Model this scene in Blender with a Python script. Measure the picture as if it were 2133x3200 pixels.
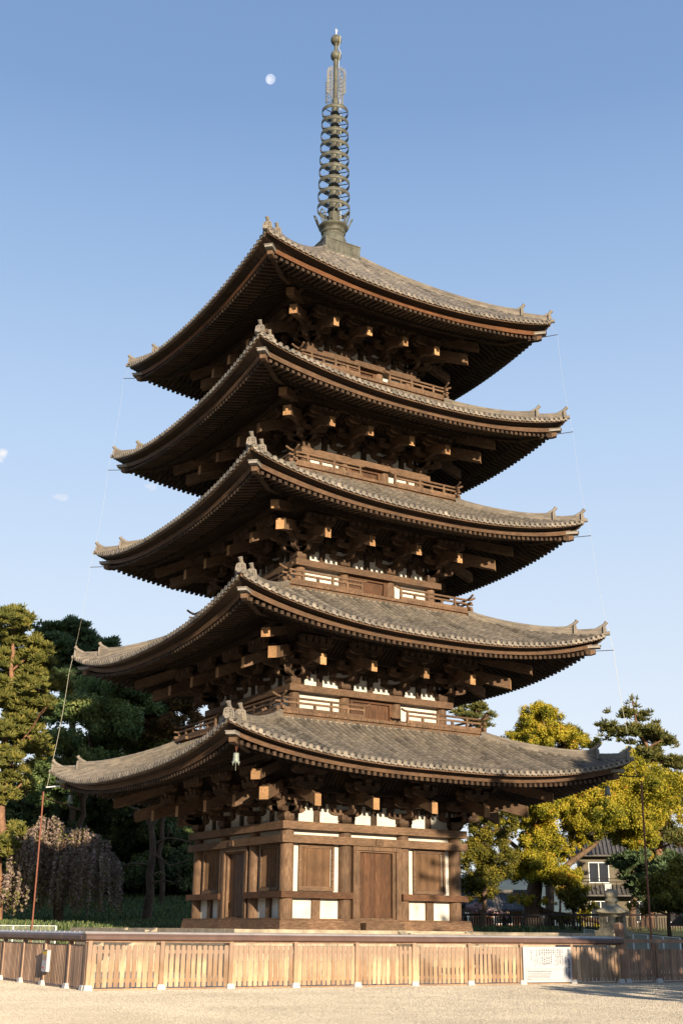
import bpy, math, random
import numpy as np
from mathutils import Vector, Matrix

for o in list(bpy.data.objects):
    bpy.data.objects.remove(o)
SC = bpy.context.scene
COL = SC.collection
R = math.radians
PI = math.pi
rng = np.random.default_rng(7)
random.seed(7)

# ------------------------------------------------------------------ camera
cam_d = bpy.data.cameras.new('camera')
cam = bpy.data.objects.new('camera', cam_d)
COL.objects.link(cam)
_r = Vector((0.85660121, -0.5158635, 0.01091852))
_u = Vector((-0.17731042, -0.27442337, 0.94512054))
_f = Vector((0.48455689, 0.81152736, 0.32653936))
M = Matrix.Identity(4)
for i in range(3):
    M[i][0], M[i][1], M[i][2] = _r[i], _u[i], -_f[i]
M.translation = (-30.734, -52.764, 1.66)
cam.matrix_world = M
cam_d.sensor_fit = 'HORIZONTAL'
cam_d.sensor_width = 24.0
cam_d.lens = 24.0 * 3799.18 / 2133.0
cam_d.clip_start = 0.5
cam_d.clip_end = 20000
SC.camera = cam

# ------------------------------------------------------------------ light
SUN_EL = 10.8
SUN_PHI = 8.8          # degrees the sun stands to the -x side of -y
SUN_DIR = Vector((-math.sin(R(SUN_PHI)) * math.cos(R(SUN_EL)), -math.cos(R(SUN_PHI)) * math.cos(R(SUN_EL)), math.sin(R(SUN_EL))))
sl = bpy.data.lights.new('sun', 'SUN')
sl.energy = 4.6
sl.angle = R(0.53)
sl.color = (1.0, 0.83, 0.61)
so = bpy.data.objects.new('sun', sl)
so.rotation_euler = SUN_DIR.to_track_quat('Z', 'Y').to_euler()
COL.objects.link(so)

W = bpy.data.worlds.new('World')
SC.world = W
W.use_nodes = True
nt = W.node_tree
for n in list(nt.nodes):
    nt.nodes.remove(n)
wo = nt.nodes.new('ShaderNodeOutputWorld')
bg = nt.nodes.new('ShaderNodeBackground')
sky = nt.nodes.new('ShaderNodeTexSky')
sky.sky_type = 'NISHITA'
sky.sun_disc = False
sky.sun_elevation = R(SUN_EL)
sky.sun_rotation = R(180 + SUN_PHI)
sky.altitude = 50
sky.air_density = 1.0
sky.dust_density = 1.0
sky.ozone_density = 2.0
SKY_STR = 0.11
def wn(tp, **kw):
    n_ = nt.nodes.new(tp)
    for k_, v_ in kw.items():
        setattr(n_, k_, v_)
    return n_
tc = wn('ShaderNodeTexCoord')
sxyz = wn('ShaderNodeSeparateXYZ')
nt.links.new(tc.outputs['Generated'], sxyz.inputs[0])
# clear evening air: pale near the horizon, deeper blue overhead
gr = wn('ShaderNodeValToRGB')
GST = [(0.0, (0.88, 0.91, 0.97)), (0.12, (0.83, 0.88, 0.97)), (0.223, (0.72, 0.82, 0.96)), (0.378, (0.525, 0.685, 0.93)), (0.54, (0.315, 0.485, 0.775)), (0.61, (0.235, 0.385, 0.67)), (1.0, (0.11, 0.21, 0.43))]
el_ = gr.color_ramp.elements
while len(el_) < len(GST):
    el_.new(0.5)
SK = 1.0 / (SKY_STR * 2 ** 0.95)
for e_, (p_, c_) in zip(el_, GST):
    e_.position = p_; e_.color = (*[q * 1.0 for q in c_], 1)
nt.links.new(sxyz.outputs[2], gr.inputs[0])
gs = wn('ShaderNodeVectorMath', operation='SCALE')
nt.links.new(gr.outputs[0], gs.inputs[0]); gs.inputs['Scale'].default_value = SK
mxs = wn('ShaderNodeMix', data_type='RGBA')
mxs.inputs[0].default_value = 0.88
nt.links.new(sky.outputs[0], mxs.inputs[6]); nt.links.new(gs.outputs[0], mxs.inputs[7])
# three small wisps of cloud low on the left
def wisp(prev, d, sx, sz, thr, amp, seed):
    d = Vector(d).normalized()
    rt_ = Vector((d.y, -d.x, 0)).normalized(); up_ = rt_.cross(d)
    dots = []
    for ax, sc in ((rt_, sx), (up_, sz)):
        dt = wn('ShaderNodeVectorMath', operation='DOT_PRODUCT')
        nt.links.new(tc.outputs['Generated'], dt.inputs[0]); dt.inputs[1].default_value = ax
        o_ = wn('ShaderNodeMath', operation='MULTIPLY'); nt.links.new(dt.outputs['Value'], o_.inputs[0]); o_.inputs[1].default_value = 1.0 / sc
        dots.append(o_)
    hyp = []
    for o_ in dots:
        s_ = wn('ShaderNodeMath', operation='MULTIPLY'); nt.links.new(o_.outputs[0], s_.inputs[0]); nt.links.new(o_.outputs[0], s_.inputs[1]); hyp.append(s_)
    ad_ = wn('ShaderNodeMath', operation='ADD'); nt.links.new(hyp[0].outputs[0], ad_.inputs[0]); nt.links.new(hyp[1].outputs[0], ad_.inputs[1])
    mp_ = wn('ShaderNodeMapping'); mp_.inputs['Scale'].default_value = (130, 130, 190); mp_.inputs['Location'].default_value = (seed, seed, 0)
    nt.links.new(tc.outputs['Generated'], mp_.inputs[0])
    no_ = wn('ShaderNodeTexNoise'); no_.inputs['Scale'].default_value = 1.0; no_.inputs['Detail'].default_value = 5
    nt.links.new(mp_.outputs[0], no_.inputs['Vector'])
    ma = wn('ShaderNodeMath', operation='MULTIPLY_ADD'); nt.links.new(no_.outputs[0], ma.inputs[0]); ma.inputs[1].default_value = 1.6; ma.inputs[2].default_value = thr
    sb = wn('ShaderNodeMath', operation='SUBTRACT'); nt.links.new(ma.outputs[0], sb.inputs[0]); nt.links.new(ad_.outputs[0], sb.inputs[1])
    cl_ = wn('ShaderNodeMath', operation='MULTIPLY', use_clamp=True); nt.links.new(sb.outputs[0], cl_.inputs[0]); cl_.inputs[1].default_value = amp
    # only the half of the sky that faces this way
    df = wn('ShaderNodeVectorMath', operation='DOT_PRODUCT'); nt.links.new(tc.outputs['Generated'], df.inputs[0]); df.inputs[1].default_value = d
    gt = wn('ShaderNodeMath', operation='GREATER_THAN'); nt.links.new(df.outputs['Value'], gt.inputs[0]); gt.inputs[1].default_value = 0.5
    fm = wn('ShaderNodeMath', operation='MULTIPLY'); nt.links.new(cl_.outputs[0], fm.inputs[0]); nt.links.new(gt.outputs[0], fm.inputs[1])
    m_ = wn('ShaderNodeMix', data_type='RGBA'); nt.links.new(fm.outputs[0], m_.inputs[0]); nt.links.new(prev, m_.inputs[6])
    m_.inputs[7].default_value = (1.0 * SK, 0.97 * SK, 0.98 * SK, 1)
    return m_.outputs[2]
skc = mxs.outputs[2]
skc = wisp(skc, (0.2275, 0.9073, 0.3536), 0.00788, 0.00931, -0.40, 1.43, 3.1)
skc = wisp(skc, (0.2783, 0.9032, 0.3267), 0.01217, 0.00501, -0.50, 1.04, 7.7)
skc = wisp(skc, (0.3442, 0.8750, 0.3404), 0.01074, 0.00501, -0.50, 1.04, 1.3)
nt.links.new(skc, bg.inputs['Color'])
bg.inputs['Strength'].default_value = SKY_STR
nt.links.new(bg.outputs[0], wo.inputs['Surface'])
SC.view_settings.view_transform = 'Standard'
SC.view_settings.look = 'None'
SC.view_settings.exposure = 0.95
SC.view_settings.gamma = 1.0
SC.cycles.max_bounces = 6
SC.cycles.transparent_max_bounces = 8

# ------------------------------------------------------------------ materials
def new_mat(name):
    m = bpy.data.materials.new(name)
    m.use_nodes = True
    t = m.node_tree
    for n in list(t.nodes):
        t.nodes.remove(n)
    out = t.nodes.new('ShaderNodeOutputMaterial')
    p = t.nodes.new('ShaderNodeBsdfPrincipled')
    t.links.new(p.outputs[0], out.inputs['Surface'])
    return m, t, p, out

def noise_coord(t, scale):
    g = t.nodes.new('ShaderNodeNewGeometry')
    mp = t.nodes.new('ShaderNodeMapping')
    mp.inputs['Scale'].default_value = scale
    t.links.new(g.outputs['Position'], mp.inputs['Vector'])
    return mp.outputs[0]

def ramp(t, fac, stops):
    r = t.nodes.new('ShaderNodeValToRGB')
    el = r.color_ramp.elements
    while len(el) < len(stops):
        el.new(0.5)
    for e, (p, c) in zip(el, stops):
        e.position = p
        e.color = (*c, 1)
    t.links.new(fac, r.inputs[0])
    return r.outputs[0]

def noise(t, vec, scale, detail=4, rough=0.6):
    n = t.nodes.new('ShaderNodeTexNoise')
    n.inputs['Scale'].default_value = scale
    n.inputs['Detail'].default_value = detail
    n.inputs['Roughness'].default_value = rough
    t.links.new(vec, n.inputs['Vector'])
    return n.outputs[0]

def mixc(t, mode, fac, a, b):
    m = t.nodes.new('ShaderNodeMix')
    m.data_type = 'RGBA'
    m.blend_type = mode
    if isinstance(fac, (int, float)):
        m.inputs[0].default_value = fac
    else:
        t.links.new(fac, m.inputs[0])
    for k, v in ((6, a), (7, b)):
        if isinstance(v, tuple):
            m.inputs[k].default_value = (*v, 1)
        else:
            t.links.new(v, m.inputs[k])
    return m.outputs[2]

def attr_fac(t, name='tint'):
    a = t.nodes.new('ShaderNodeAttribute')
    a.attribute_name = name
    return a.outputs['Fac']

def bump(t, p, h, strength, dist):
    b = t.nodes.new('ShaderNodeBump')
    b.inputs['Strength'].default_value = strength
    b.inputs['Distance'].default_value = dist
    t.links.new(h, b.inputs['Height'])
    t.links.new(b.outputs[0], p.inputs['Normal'])

def wood(name, dark, mid, light, grain=(3, 3, 0.5), rough=0.75, tint=0.35, stain=None):
    m, t, p, _ = new_mat(name)
    v = noise_coord(t, grain)
    n1 = noise(t, v, 6, 6, 0.65)
    c = ramp(t, n1, [(0.3, dark), (0.5, mid), (0.72, light)])
    v2 = noise_coord(t, (1, 1, 1))
    n2 = noise(t, v2, 1.1, 3)
    c = mixc(t, 'MULTIPLY', 0.55, c, ramp(t, n2, [(0.35, (0.5, 0.5, 0.5)), (0.65, (1.15, 1.1, 1.05))]))
    tf = ramp(t, attr_fac(t), [(0, (0.62, 0.6, 0.58)), (1, (1.3, 1.27, 1.22))])
    c = mixc(t, 'MULTIPLY', tint * 2, c, tf)
    if stain:
        gg = t.nodes.new('ShaderNodeNewGeometry')
        sx = t.nodes.new('ShaderNodeSeparateXYZ')
        t.links.new(gg.outputs['Position'], sx.inputs[0])
        mr = t.nodes.new('ShaderNodeMapRange')
        mr.inputs[1].default_value, mr.inputs[2].default_value = stain[0], stain[1]
        t.links.new(sx.outputs[2], mr.inputs[0])
        ad = t.nodes.new('ShaderNodeMath'); ad.operation = 'MULTIPLY_ADD'
        t.links.new(n1, ad.inputs[0]); ad.inputs[1].default_value = 1.0
        t.links.new(mr.outputs[0], ad.inputs[2])
        sf = ramp(t, ad.outputs[0], [(0.45, (1, 1, 1)), (0.8, (0, 0, 0))])
        c = mixc(t, 'MIX', sf, c, stain[2])
    t.links.new(c, p.inputs['Base Color'])
    p.inputs['Roughness'].default_value = rough
    p.inputs['Specular IOR Level'].default_value = 0.25
    bump(t, p, n1, 0.35, 0.012)
    return m

OLD_D, OLD_M, OLD_L = (0.078, 0.046, 0.028), (0.142, 0.088, 0.054), (0.21, 0.138, 0.088)
MAT = {}
MAT['old_wood'] = wood('old_wood', OLD_D, OLD_M, OLD_L, (3, 3, 0.5))
MAT['beam_wood'] = wood('beam_wood', OLD_D, OLD_M, OLD_L, (0.7, 0.7, 4))
MAT['dark_wood'] = wood('dark_wood', (0.022, 0.014, 0.009), (0.042, 0.027, 0.018), (0.068, 0.045, 0.03), (1.5, 1.5, 2))  # old wood with the deep shade under the eaves put into its colour
MAT['bracket_wood'] = wood('bracket_wood', (0.06, 0.037, 0.023), (0.105, 0.066, 0.042), (0.16, 0.105, 0.068), (1.5, 1.5, 2))  # bracket wood, colour lowered somewhat to deepen the eave shade
MAT['rafter_wood'] = wood('rafter_wood', (0.034, 0.021, 0.013), (0.06, 0.038, 0.024), (0.095, 0.062, 0.04), (1.5, 1.5, 2))  # weathered rafters, darkened further in colour to imitate under-eave shade
MAT['eave_wood'] = wood('eave_wood', (0.072, 0.041, 0.024), (0.118, 0.07, 0.042), (0.165, 0.102, 0.062), (0.8, 0.8, 4))
MAT['rail_wood'] = wood('rail_wood', (0.055, 0.027, 0.014), (0.10, 0.05, 0.027), (0.145, 0.078, 0.044), (0.8, 0.8, 4))
MAT['red_wood'] = wood('red_wood', (0.085, 0.036, 0.015), (0.145, 0.062, 0.026), (0.185, 0.088, 0.04), (0.8, 0.8, 4))
MAT['sill_wood'] = wood('sill_wood', (0.085, 0.048, 0.03), (0.15, 0.088, 0.052), (0.26, 0.17, 0.105), (0.5, 0.5, 3), tint=0.2)
MAT['end_wood'] = wood('end_wood', (0.27, 0.155, 0.075), (0.36, 0.21, 0.105), (0.45, 0.28, 0.15), (2, 2, 2))
MAT['door_wood'] = wood('door_wood', (0.05, 0.024, 0.013), (0.095, 0.046, 0.023), (0.16, 0.082, 0.043), (4, 4, 0.35), rough=0.55)
MAT['picket_wood'] = wood('picket_wood', (0.36, 0.235, 0.148), (0.47, 0.315, 0.20), (0.57, 0.40, 0.27), (5, 5, 0.4), rough=0.7, tint=0.5, stain=(0.95, 0.1, (0.29, 0.205, 0.15)))
MAT['brown_picket'] = wood('brown_picket', (0.25, 0.155, 0.105), (0.33, 0.21, 0.145), (0.42, 0.28, 0.195), (5, 5, 0.4), rough=0.7)
MAT['grey_picket'] = wood('grey_picket', (0.33, 0.215, 0.155), (0.42, 0.285, 0.205), (0.52, 0.365, 0.27), (5, 5, 0.4), rough=0.75, tint=0.5)
MAT['black_wood'] = wood('black_wood', (0.02, 0.015, 0.012), (0.035, 0.025, 0.02), (0.055, 0.04, 0.03), (4, 4, 1))

def simple(name, col, rough=0.7, metal=0.0, var=0.25, scale=3.0, bmp=0.0, spec=0.3, tint=0.0):
    m, t, p, _ = new_mat(name)
    v = noise_coord(t, (1, 1, 1))
    n = noise(t, v, scale, 5)
    lo = tuple(c * (1 - var) for c in col)
    hi = tuple(min(1, c * (1 + var)) for c in col)
    c = ramp(t, n, [(0.3, lo), (0.7, hi)])
    if tint:
        c = mixc(t, 'MULTIPLY', tint, c, ramp(t, attr_fac(t), [(0, (0.45, 0.45, 0.47)), (0.5, (1, 1, 1)), (1, (1.6, 1.55, 1.45))]))
    t.links.new(c, p.inputs['Base Color'])
    p.inputs['Roughness'].default_value = rough
    p.inputs['Metallic'].default_value = metal
    p.inputs['Specular IOR Level'].default_value = spec
    if bmp:
        n2 = noise(t, v, scale * 8, 6)
        bump(t, p, n2, bmp, 0.02)
    return m

MAT['plaster'] = simple('plaster', (0.57, 0.54, 0.475), 0.85, var=0.16, scale=1.6, bmp=0.15)
MAT['copper_cap'] = simple('copper_cap', (0.115, 0.066, 0.052), 0.45, 0.0, 0.2, 2.0, spec=0.5)
MAT['cap_top'] = simple('cap_top', (0.40, 0.36, 0.33), 0.3, 0.2, 0.15, 2.0, spec=0.6)
MAT['concrete'] = simple('concrete', (0.52, 0.50, 0.47), 0.9, var=0.12, scale=6, bmp=0.2)
MAT['stone'] = simple('stone', (0.36, 0.30, 0.215), 0.9, var=0.35, scale=2.2, bmp=0.4)
MAT['lantern_stone'] = simple('lantern_stone', (0.26, 0.235, 0.17), 0.9, var=0.4, scale=5, bmp=0.6)
MAT['white_metal'] = simple('white_metal', (0.75, 0.77, 0.78), 0.5, 0.0, 0.05)
MAT['wire_mesh'] = simple('wire_mesh', (0.50, 0.52, 0.46), 0.5, 0.0, 0.1)
MAT['rust_pipe'] = simple('rust_pipe', (0.21, 0.075, 0.045), 0.6, 0.0, 0.2, 6)
MAT['pale_wire'] = simple('pale_wire', (0.55, 0.53, 0.42), 0.6, 0.0, 0.1)
MAT['white_paint'] = simple('white_paint', (0.44, 0.445, 0.465), 0.5, 0.0, 0.04)  # white greyed in the colour, in place of shade over the information board
MAT['ink'] = simple('ink', (0.03, 0.03, 0.035), 0.6, 0.0, 0.1)
MAT['yellow_paint'] = simple('yellow_paint', (0.65, 0.38, 0.03), 0.5, 0.0, 0.1)
MAT['red_ink'] = simple('red_ink', (0.6, 0.10, 0.07), 0.5, 0.0, 0.1)
MAT['roof_cap_metal'] = simple('roof_cap_metal', (0.30, 0.27, 0.23), 0.6, 0.2, 0.2, 4)
MAT['bell_metal'] = simple('bell_metal', (0.24, 0.27, 0.23), 0.6, 0.3, 0.25, 8)
MAT['flame_metal'] = simple('flame_metal', (0.30, 0.29, 0.25), 0.5, 0.3, 0.2, 6)
MAT['dark_lattice'] = wood('dark_lattice', (0.13, 0.076, 0.042), (0.18, 0.108, 0.062), (0.23, 0.145, 0.085), (6, 6, 0.5))
MAT['house_wall'] = simple('house_wall', (0.14, 0.12, 0.085), 0.9, var=0.15, scale=0.8)  # cream wall with the shade of the trees darkened into its colour
MAT['red_house_wall'] = simple('red_house_wall', (0.48, 0.25, 0.16), 0.9, var=0.1, scale=0.8)
MAT['white_wall'] = simple('white_wall', (0.36, 0.345, 0.31), 0.9, var=0.08, scale=0.8)
MAT['glass'] = simple('glass', (0.03, 0.035, 0.045), 0.15, 0.0, 0.2, spec=0.6)
MAT['moon_rock'] = None
MAT['tile_slate'] = simple('tile_slate', (0.12, 0.11, 0.10), 0.7, var=0.3, scale=4, tint=1.0)

def tile_mat(name, base, var):
    m, t, p, _ = new_mat(name)
    v = noise_coord(t, (1, 1, 1))
    n = noise(t, v, 1.3, 5)
    n2 = noise(t, v, 14, 4)
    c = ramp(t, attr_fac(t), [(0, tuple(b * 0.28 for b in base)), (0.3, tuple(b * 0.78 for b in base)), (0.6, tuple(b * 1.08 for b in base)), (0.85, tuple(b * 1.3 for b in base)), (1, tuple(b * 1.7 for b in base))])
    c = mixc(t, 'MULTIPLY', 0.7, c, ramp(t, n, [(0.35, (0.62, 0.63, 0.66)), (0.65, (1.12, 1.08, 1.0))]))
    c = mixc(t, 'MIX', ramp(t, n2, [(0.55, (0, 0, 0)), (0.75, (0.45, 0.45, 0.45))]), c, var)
    t.links.new(c, p.inputs['Base Color'])
    p.inputs['Roughness'].default_value = 0.6
    p.inputs['Specular IOR Level'].default_value = 0.35
    bump(t, p, n2, 0.3, 0.01)
    return m
MAT['roof_tile'] = tile_mat('roof_tile', (0.205, 0.178, 0.146), (0.30, 0.25, 0.16))

def bronze():
    m, t, p, _ = new_mat('bronze_patina')
    v = noise_coord(t, (1, 1, 0.4))
    n = noise(t, v, 3, 6, 0.7)
    c = ramp(t, n, [(0.3, (0.05, 0.046, 0.032)), (0.5, (0.095, 0.092, 0.066)), (0.7, (0.15, 0.152, 0.115))])
    t.links.new(c, p.inputs['Base Color'])
    p.inputs['Roughness'].default_value = 0.6
    p.inputs['Metallic'].default_value = 0.15
    bump(t, p, n, 0.2, 0.02)
    return m
MAT['bronze'] = bronze()

def leaf_mat(name, stops, transl=0.3):
    m, t, p, out = new_mat(name)
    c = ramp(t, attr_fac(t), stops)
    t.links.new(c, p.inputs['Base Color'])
    p.inputs['Roughness'].default_value = 0.6
    p.inputs['Specular IOR Level'].default_value = 0.2
    tr = t.nodes.new('ShaderNodeBsdfTranslucent')
    t.links.new(c, tr.inputs['Color'])
    mx = t.nodes.new('ShaderNodeMixShader')
    mx.inputs[0].default_value = transl
    t.links.new(p.outputs[0], mx.inputs[1])
    t.links.new(tr.outputs[0], mx.inputs[2])
    t.links.new(mx.outputs[0], out.inputs['Surface'])
    return m
MAT['camphor_leaf'] = leaf_mat('camphor_leaf', [(0, (0.08, 0.10, 0.015)), (0.28, (0.24, 0.225, 0.02)), (0.6, (0.46, 0.385, 0.035)), (0.88, (0.58, 0.44, 0.05)), (1, (0.50, 0.20, 0.04))])
MAT['olive_leaf'] = leaf_mat('olive_leaf', [(0, (0.045, 0.055, 0.012)), (0.5, (0.15, 0.14, 0.02)), (1, (0.34, 0.27, 0.04))])
MAT['green_leaf'] = leaf_mat('green_leaf', [(0, (0.07, 0.115, 0.045)), (0.6, (0.17, 0.235, 0.08)), (1, (0.31, 0.32, 0.095))])
MAT['deep_leaf'] = leaf_mat('deep_leaf', [(0, (0.055, 0.085, 0.04)), (0.6, (0.125, 0.175, 0.07)), (1, (0.25, 0.27, 0.09))])
MAT['reddish_leaf'] = leaf_mat('reddish_leaf', [(0, (0.07, 0.06, 0.02)), (0.5, (0.15, 0.09, 0.03)), (1, (0.22, 0.10, 0.035))])
MAT['pine_needle'] = leaf_mat('pine_needle', [(0, (0.06, 0.075, 0.02)), (0.5, (0.145, 0.15, 0.036)), (1, (0.28, 0.235, 0.05))], 0.2)
MAT['dusky_needle'] = leaf_mat('dusky_needle', [(0, (0.05, 0.06, 0.02)), (0.5, (0.11, 0.115, 0.032)), (1, (0.21, 0.185, 0.045))], 0.2)
MAT['dark_needle'] = leaf_mat('dark_needle', [(0, (0.045, 0.075, 0.038)), (0.6, (0.10, 0.155, 0.066)), (1, (0.18, 0.22, 0.085))], 0.2)
MAT['cherry_blossom'] = leaf_mat('cherry_blossom', [(0, (0.13, 0.095, 0.06)), (0.35, (0.27, 0.195, 0.155)), (0.75, (0.42, 0.32, 0.27)), (0.95, (0.56, 0.45, 0.38)), (1, (0.22, 0.22, 0.06))])
MAT['pink_blossom'] = leaf_mat('pink_blossom', [(0, (0.15, 0.14, 0.05)), (0.4, (0.5, 0.3, 0.3)), (1, (0.7, 0.5, 0.5))])
MAT['bark'] = wood('bark', (0.05, 0.032, 0.022), (0.12, 0.08, 0.052), (0.21, 0.145, 0.095), (2.5, 2.5, 0.8))
MAT['pine_bark'] = wood('pine_bark', (0.10, 0.05, 0.03), (0.20, 0.11, 0.065), (0.30, 0.18, 0.11), (2.5, 2.5, 0.8))

def gravel():
    m, t, p, _ = new_mat('gravel')
    v = noise_coord(t, (1, 1, 1))
    vo = t.nodes.new('ShaderNodeTexVoronoi')
    vo.inputs['Scale'].default_value = 38
    t.links.new(v, vo.inputs['Vector'])
    c1 = ramp(t, vo.outputs['Color'], [(0.1, (0.50, 0.40, 0.29)), (0.45, (0.70, 0.58, 0.43)), (0.8, (0.80, 0.69, 0.54))])
    n = noise(t, v, 0.45, 5)
    c = mixc(t, 'MULTIPLY', 0.6, c1, ramp(t, n, [(0.35, (0.86, 0.85, 0.83)), (0.65, (1.08, 1.06, 1.04))]))
    n3 = noise(t, v, 5, 5, 0.7)
    c = mixc(t, 'MULTIPLY', 0.5, c, ramp(t, n3, [(0.3, (0.8, 0.79, 0.78)), (0.7, (1.1, 1.1, 1.1))]))
    t.links.new(c, p.inputs['Base Color'])
    p.inputs['Roughness'].default_value = 0.95
    p.inputs['Specular IOR Level'].default_value = 0.1
    n4 = noise(t, v, 30, 3, 0.7)
    b = t.nodes.new('ShaderNodeBump')
    b.inputs['Strength'].default_value = 0.12
    b.inputs['Distance'].default_value = 0.01
    t.links.new(n4, b.inputs['Height'])
    t.links.new(b.outputs[0], p.inputs['Normal'])
    return m
MAT['gravel'] = gravel()
def pebble():
    m, t, p, _ = new_mat('pebble')
    c = ramp(t, attr_fac(t), [(0, (0.39, 0.345, 0.27)), (0.4, (0.44, 0.39, 0.31)), (0.75, (0.47, 0.42, 0.34)), (1, (0.51, 0.465, 0.39))])
    v = noise_coord(t, (1, 1, 1))
    n = noise(t, v, 0.35, 4)
    c = mixc(t, 'MULTIPLY', 0.7, c, ramp(t, n, [(0.35, (0.80, 0.79, 0.78)), (0.65, (1.10, 1.09, 1.08))]))
    t.links.new(c, p.inputs['Base Color'])
    p.inputs['Roughness'].default_value = 0.95
    p.inputs['Specular IOR Level'].default_value = 0.1
    return m
MAT['pebble'] = pebble()
MAT['grass_soil'] = simple('grass_soil', (0.045, 0.06, 0.02), 0.95, var=0.5, scale=1.5, bmp=0.6)
MAT['far_land'] = simple('far_land', (0.06, 0.07, 0.04), 0.95, var=0.4, scale=0.05)
MAT['rim_mortar'] = simple('rim_mortar', (0.36, 0.32, 0.25), 0.9, var=0.25, scale=3)
MAT['hill_forest'] = simple('hill_forest', (0.09, 0.12, 0.12), 0.95, var=0.3, scale=0.01)  # forest colour turned bluish grey to stand in for distance haze

# ------------------------------------------------------------------ mesh helper
class MB:
    def __init__(s):
        s.v = []; s.f = []; s.t = []; s.m = []; s.sm = []
    def add(s, vs, fs, tint=0.5, mat=0, smooth=False, T=None):
        b = len(s.v)
        if T is not None:
            vs = [T(*p) for p in vs]
        s.v.extend(vs)
        for f in fs:
            s.f.append(tuple(b + i for i in f))
        k = len(fs)
        s.t.extend([tint] * k if not isinstance(tint, (list, tuple)) else tint)
        s.m.extend([mat] * k)
        s.sm.extend([smooth] * k)
    def box(s, x0, x1, y0, y1, z0, z1, T=None, tint=None, mat=0):
        if tint is None:
            tint = random.random()
        vs = [(x0, y0, z0), (x1, y0, z0), (x1, y1, z0), (x0, y1, z0), (x0, y0, z1), (x1, y0, z1), (x1, y1, z1), (x0, y1, z1)]
        s.add(vs, [(0, 3, 2, 1), (4, 5, 6, 7), (0, 1, 5, 4), (1, 2, 6, 5), (2, 3, 7, 6), (3, 0, 4, 7)], tint, mat, T=T)
    def hexa(s, bot, top, T=None, tint=None, mat=0):
        if tint is None:
            tint = random.random()
        s.add(list(bot) + list(top), [(0, 3, 2, 1), (4, 5, 6, 7), (0, 1, 5, 4), (1, 2, 6, 5), (2, 3, 7, 6), (3, 0, 4, 7)], tint, mat, T=T)
    def prism(s, prof, f0, T=None, tint=None, mat=0):
        """prof: 2-D polygon, f0(a,b,side) gives the 3-D point for side 0 / 1"""
        if tint is None:
            tint = random.random()
        n = len(prof)
        vs = [f0(a, b, 0) for a, b in prof] + [f0(a, b, 1) for a, b in prof]
        fs = [tuple(range(n))[::-1], tuple(range(n, 2 * n))]
        for i in range(n):
            j = (i + 1) % n
            fs.append((i, j, n + j, n + i))
        s.add(vs, fs, tint, mat, T=T)
    def tube(s, path, rad, n=8, T=None, tint=None, mat=0, caps=True):
        if tint is None:
            tint = random.random()
        if T is not None:
            path = [T(*p) for p in path]
        P = [Vector(p) for p in path]
        if isinstance(rad, (int, float)):
            rad = [rad] * len(P)
        vs = []; fs = []
        up = None
        for i, p in enumerate(P):
            d = (P[min(i + 1, len(P) - 1)] - P[max(i - 1, 0)])
            if d.length < 1e-9:
                d = Vector((0, 0, 1))
            d.normalize()
            if up is None:
                up = Vector((0, 0, 1)) if abs(d.z) < 0.9 else Vector((1, 0, 0))
            a = d.cross(up)
            if a.length < 1e-6:
                a = d.cross(Vector((0, 1, 0.3)))
            a.normalize()
            b = a.cross(d)
            up = b
            for k in range(n):
                c, sn = math.cos(2 * PI * k / n), math.sin(2 * PI * k / n)
                vs.append(tuple(p + a * (c * rad[i]) + b * (sn * rad[i])))
        for i in range(len(P) - 1):
            for k in range(n):
                k2 = (k + 1) % n
                fs.append((i * n + k, i * n + k2, (i + 1) * n + k2, (i + 1) * n + k))
        s.add(vs, fs, tint, mat, True)
        if caps:
            s.add(vs[:n], [tuple(range(n))], tint, mat)
            s.add(vs[-n:], [tuple(range(n))], tint, mat)
    def lathe(s, prof, n=24, c=(0, 0, 0), tint=0.5, mat=0, smooth=True, T=None, caps=True):
        vs = []; fs = []
        for r, z in prof:
            for k in range(n):
                vs.append((c[0] + r * math.cos(2 * PI * k / n), c[1] + r * math.sin(2 * PI * k / n), c[2] + z))
        for i in range(len(prof) - 1):
            for k in range(n):
                k2 = (k + 1) % n
                fs.append((i * n + k, i * n + k2, (i + 1) * n + k2, (i + 1) * n + k))
        s.add(vs, fs, tint, mat, smooth, T)
        if not caps:
            return
        s.add(vs[:n], [tuple(range(n))], tint, mat, False, T)
        s.add(vs[-n:], [tuple(range(n))], tint, mat, False, T)
    def sphere(s, c, r, sz=1.0, n=16, tint=0.5, mat=0):
        m = n // 2
        s.lathe([(max(1e-4, r * math.sin(PI * i / m)), -r * sz * math.cos(PI * i / m)) for i in range(m + 1)], n, c, tint, mat)
    def build(s, name, mats, parent=None):
        me = bpy.data.meshes.new(name)
        me.from_pydata(s.v, [], s.f)
        if not isinstance(mats, (list, tuple)):
            mats = [mats]
        for m in mats:
            me.materials.append(MAT[m] if isinstance(m, str) else m)
        if len(mats) > 1:
            me.polygons.foreach_set('material_index', s.m)
        me.polygons.foreach_set('use_smooth', s.sm)
        a = me.attributes.new('tint', 'FLOAT', 'FACE')
        a.data.foreach_set('value', np.asarray(s.t, dtype=np.float32))
        me.update()
        o = bpy.data.objects.new(name, me)
        COL.objects.link(o)
        if parent:
            o.parent = parent
        return o

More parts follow.
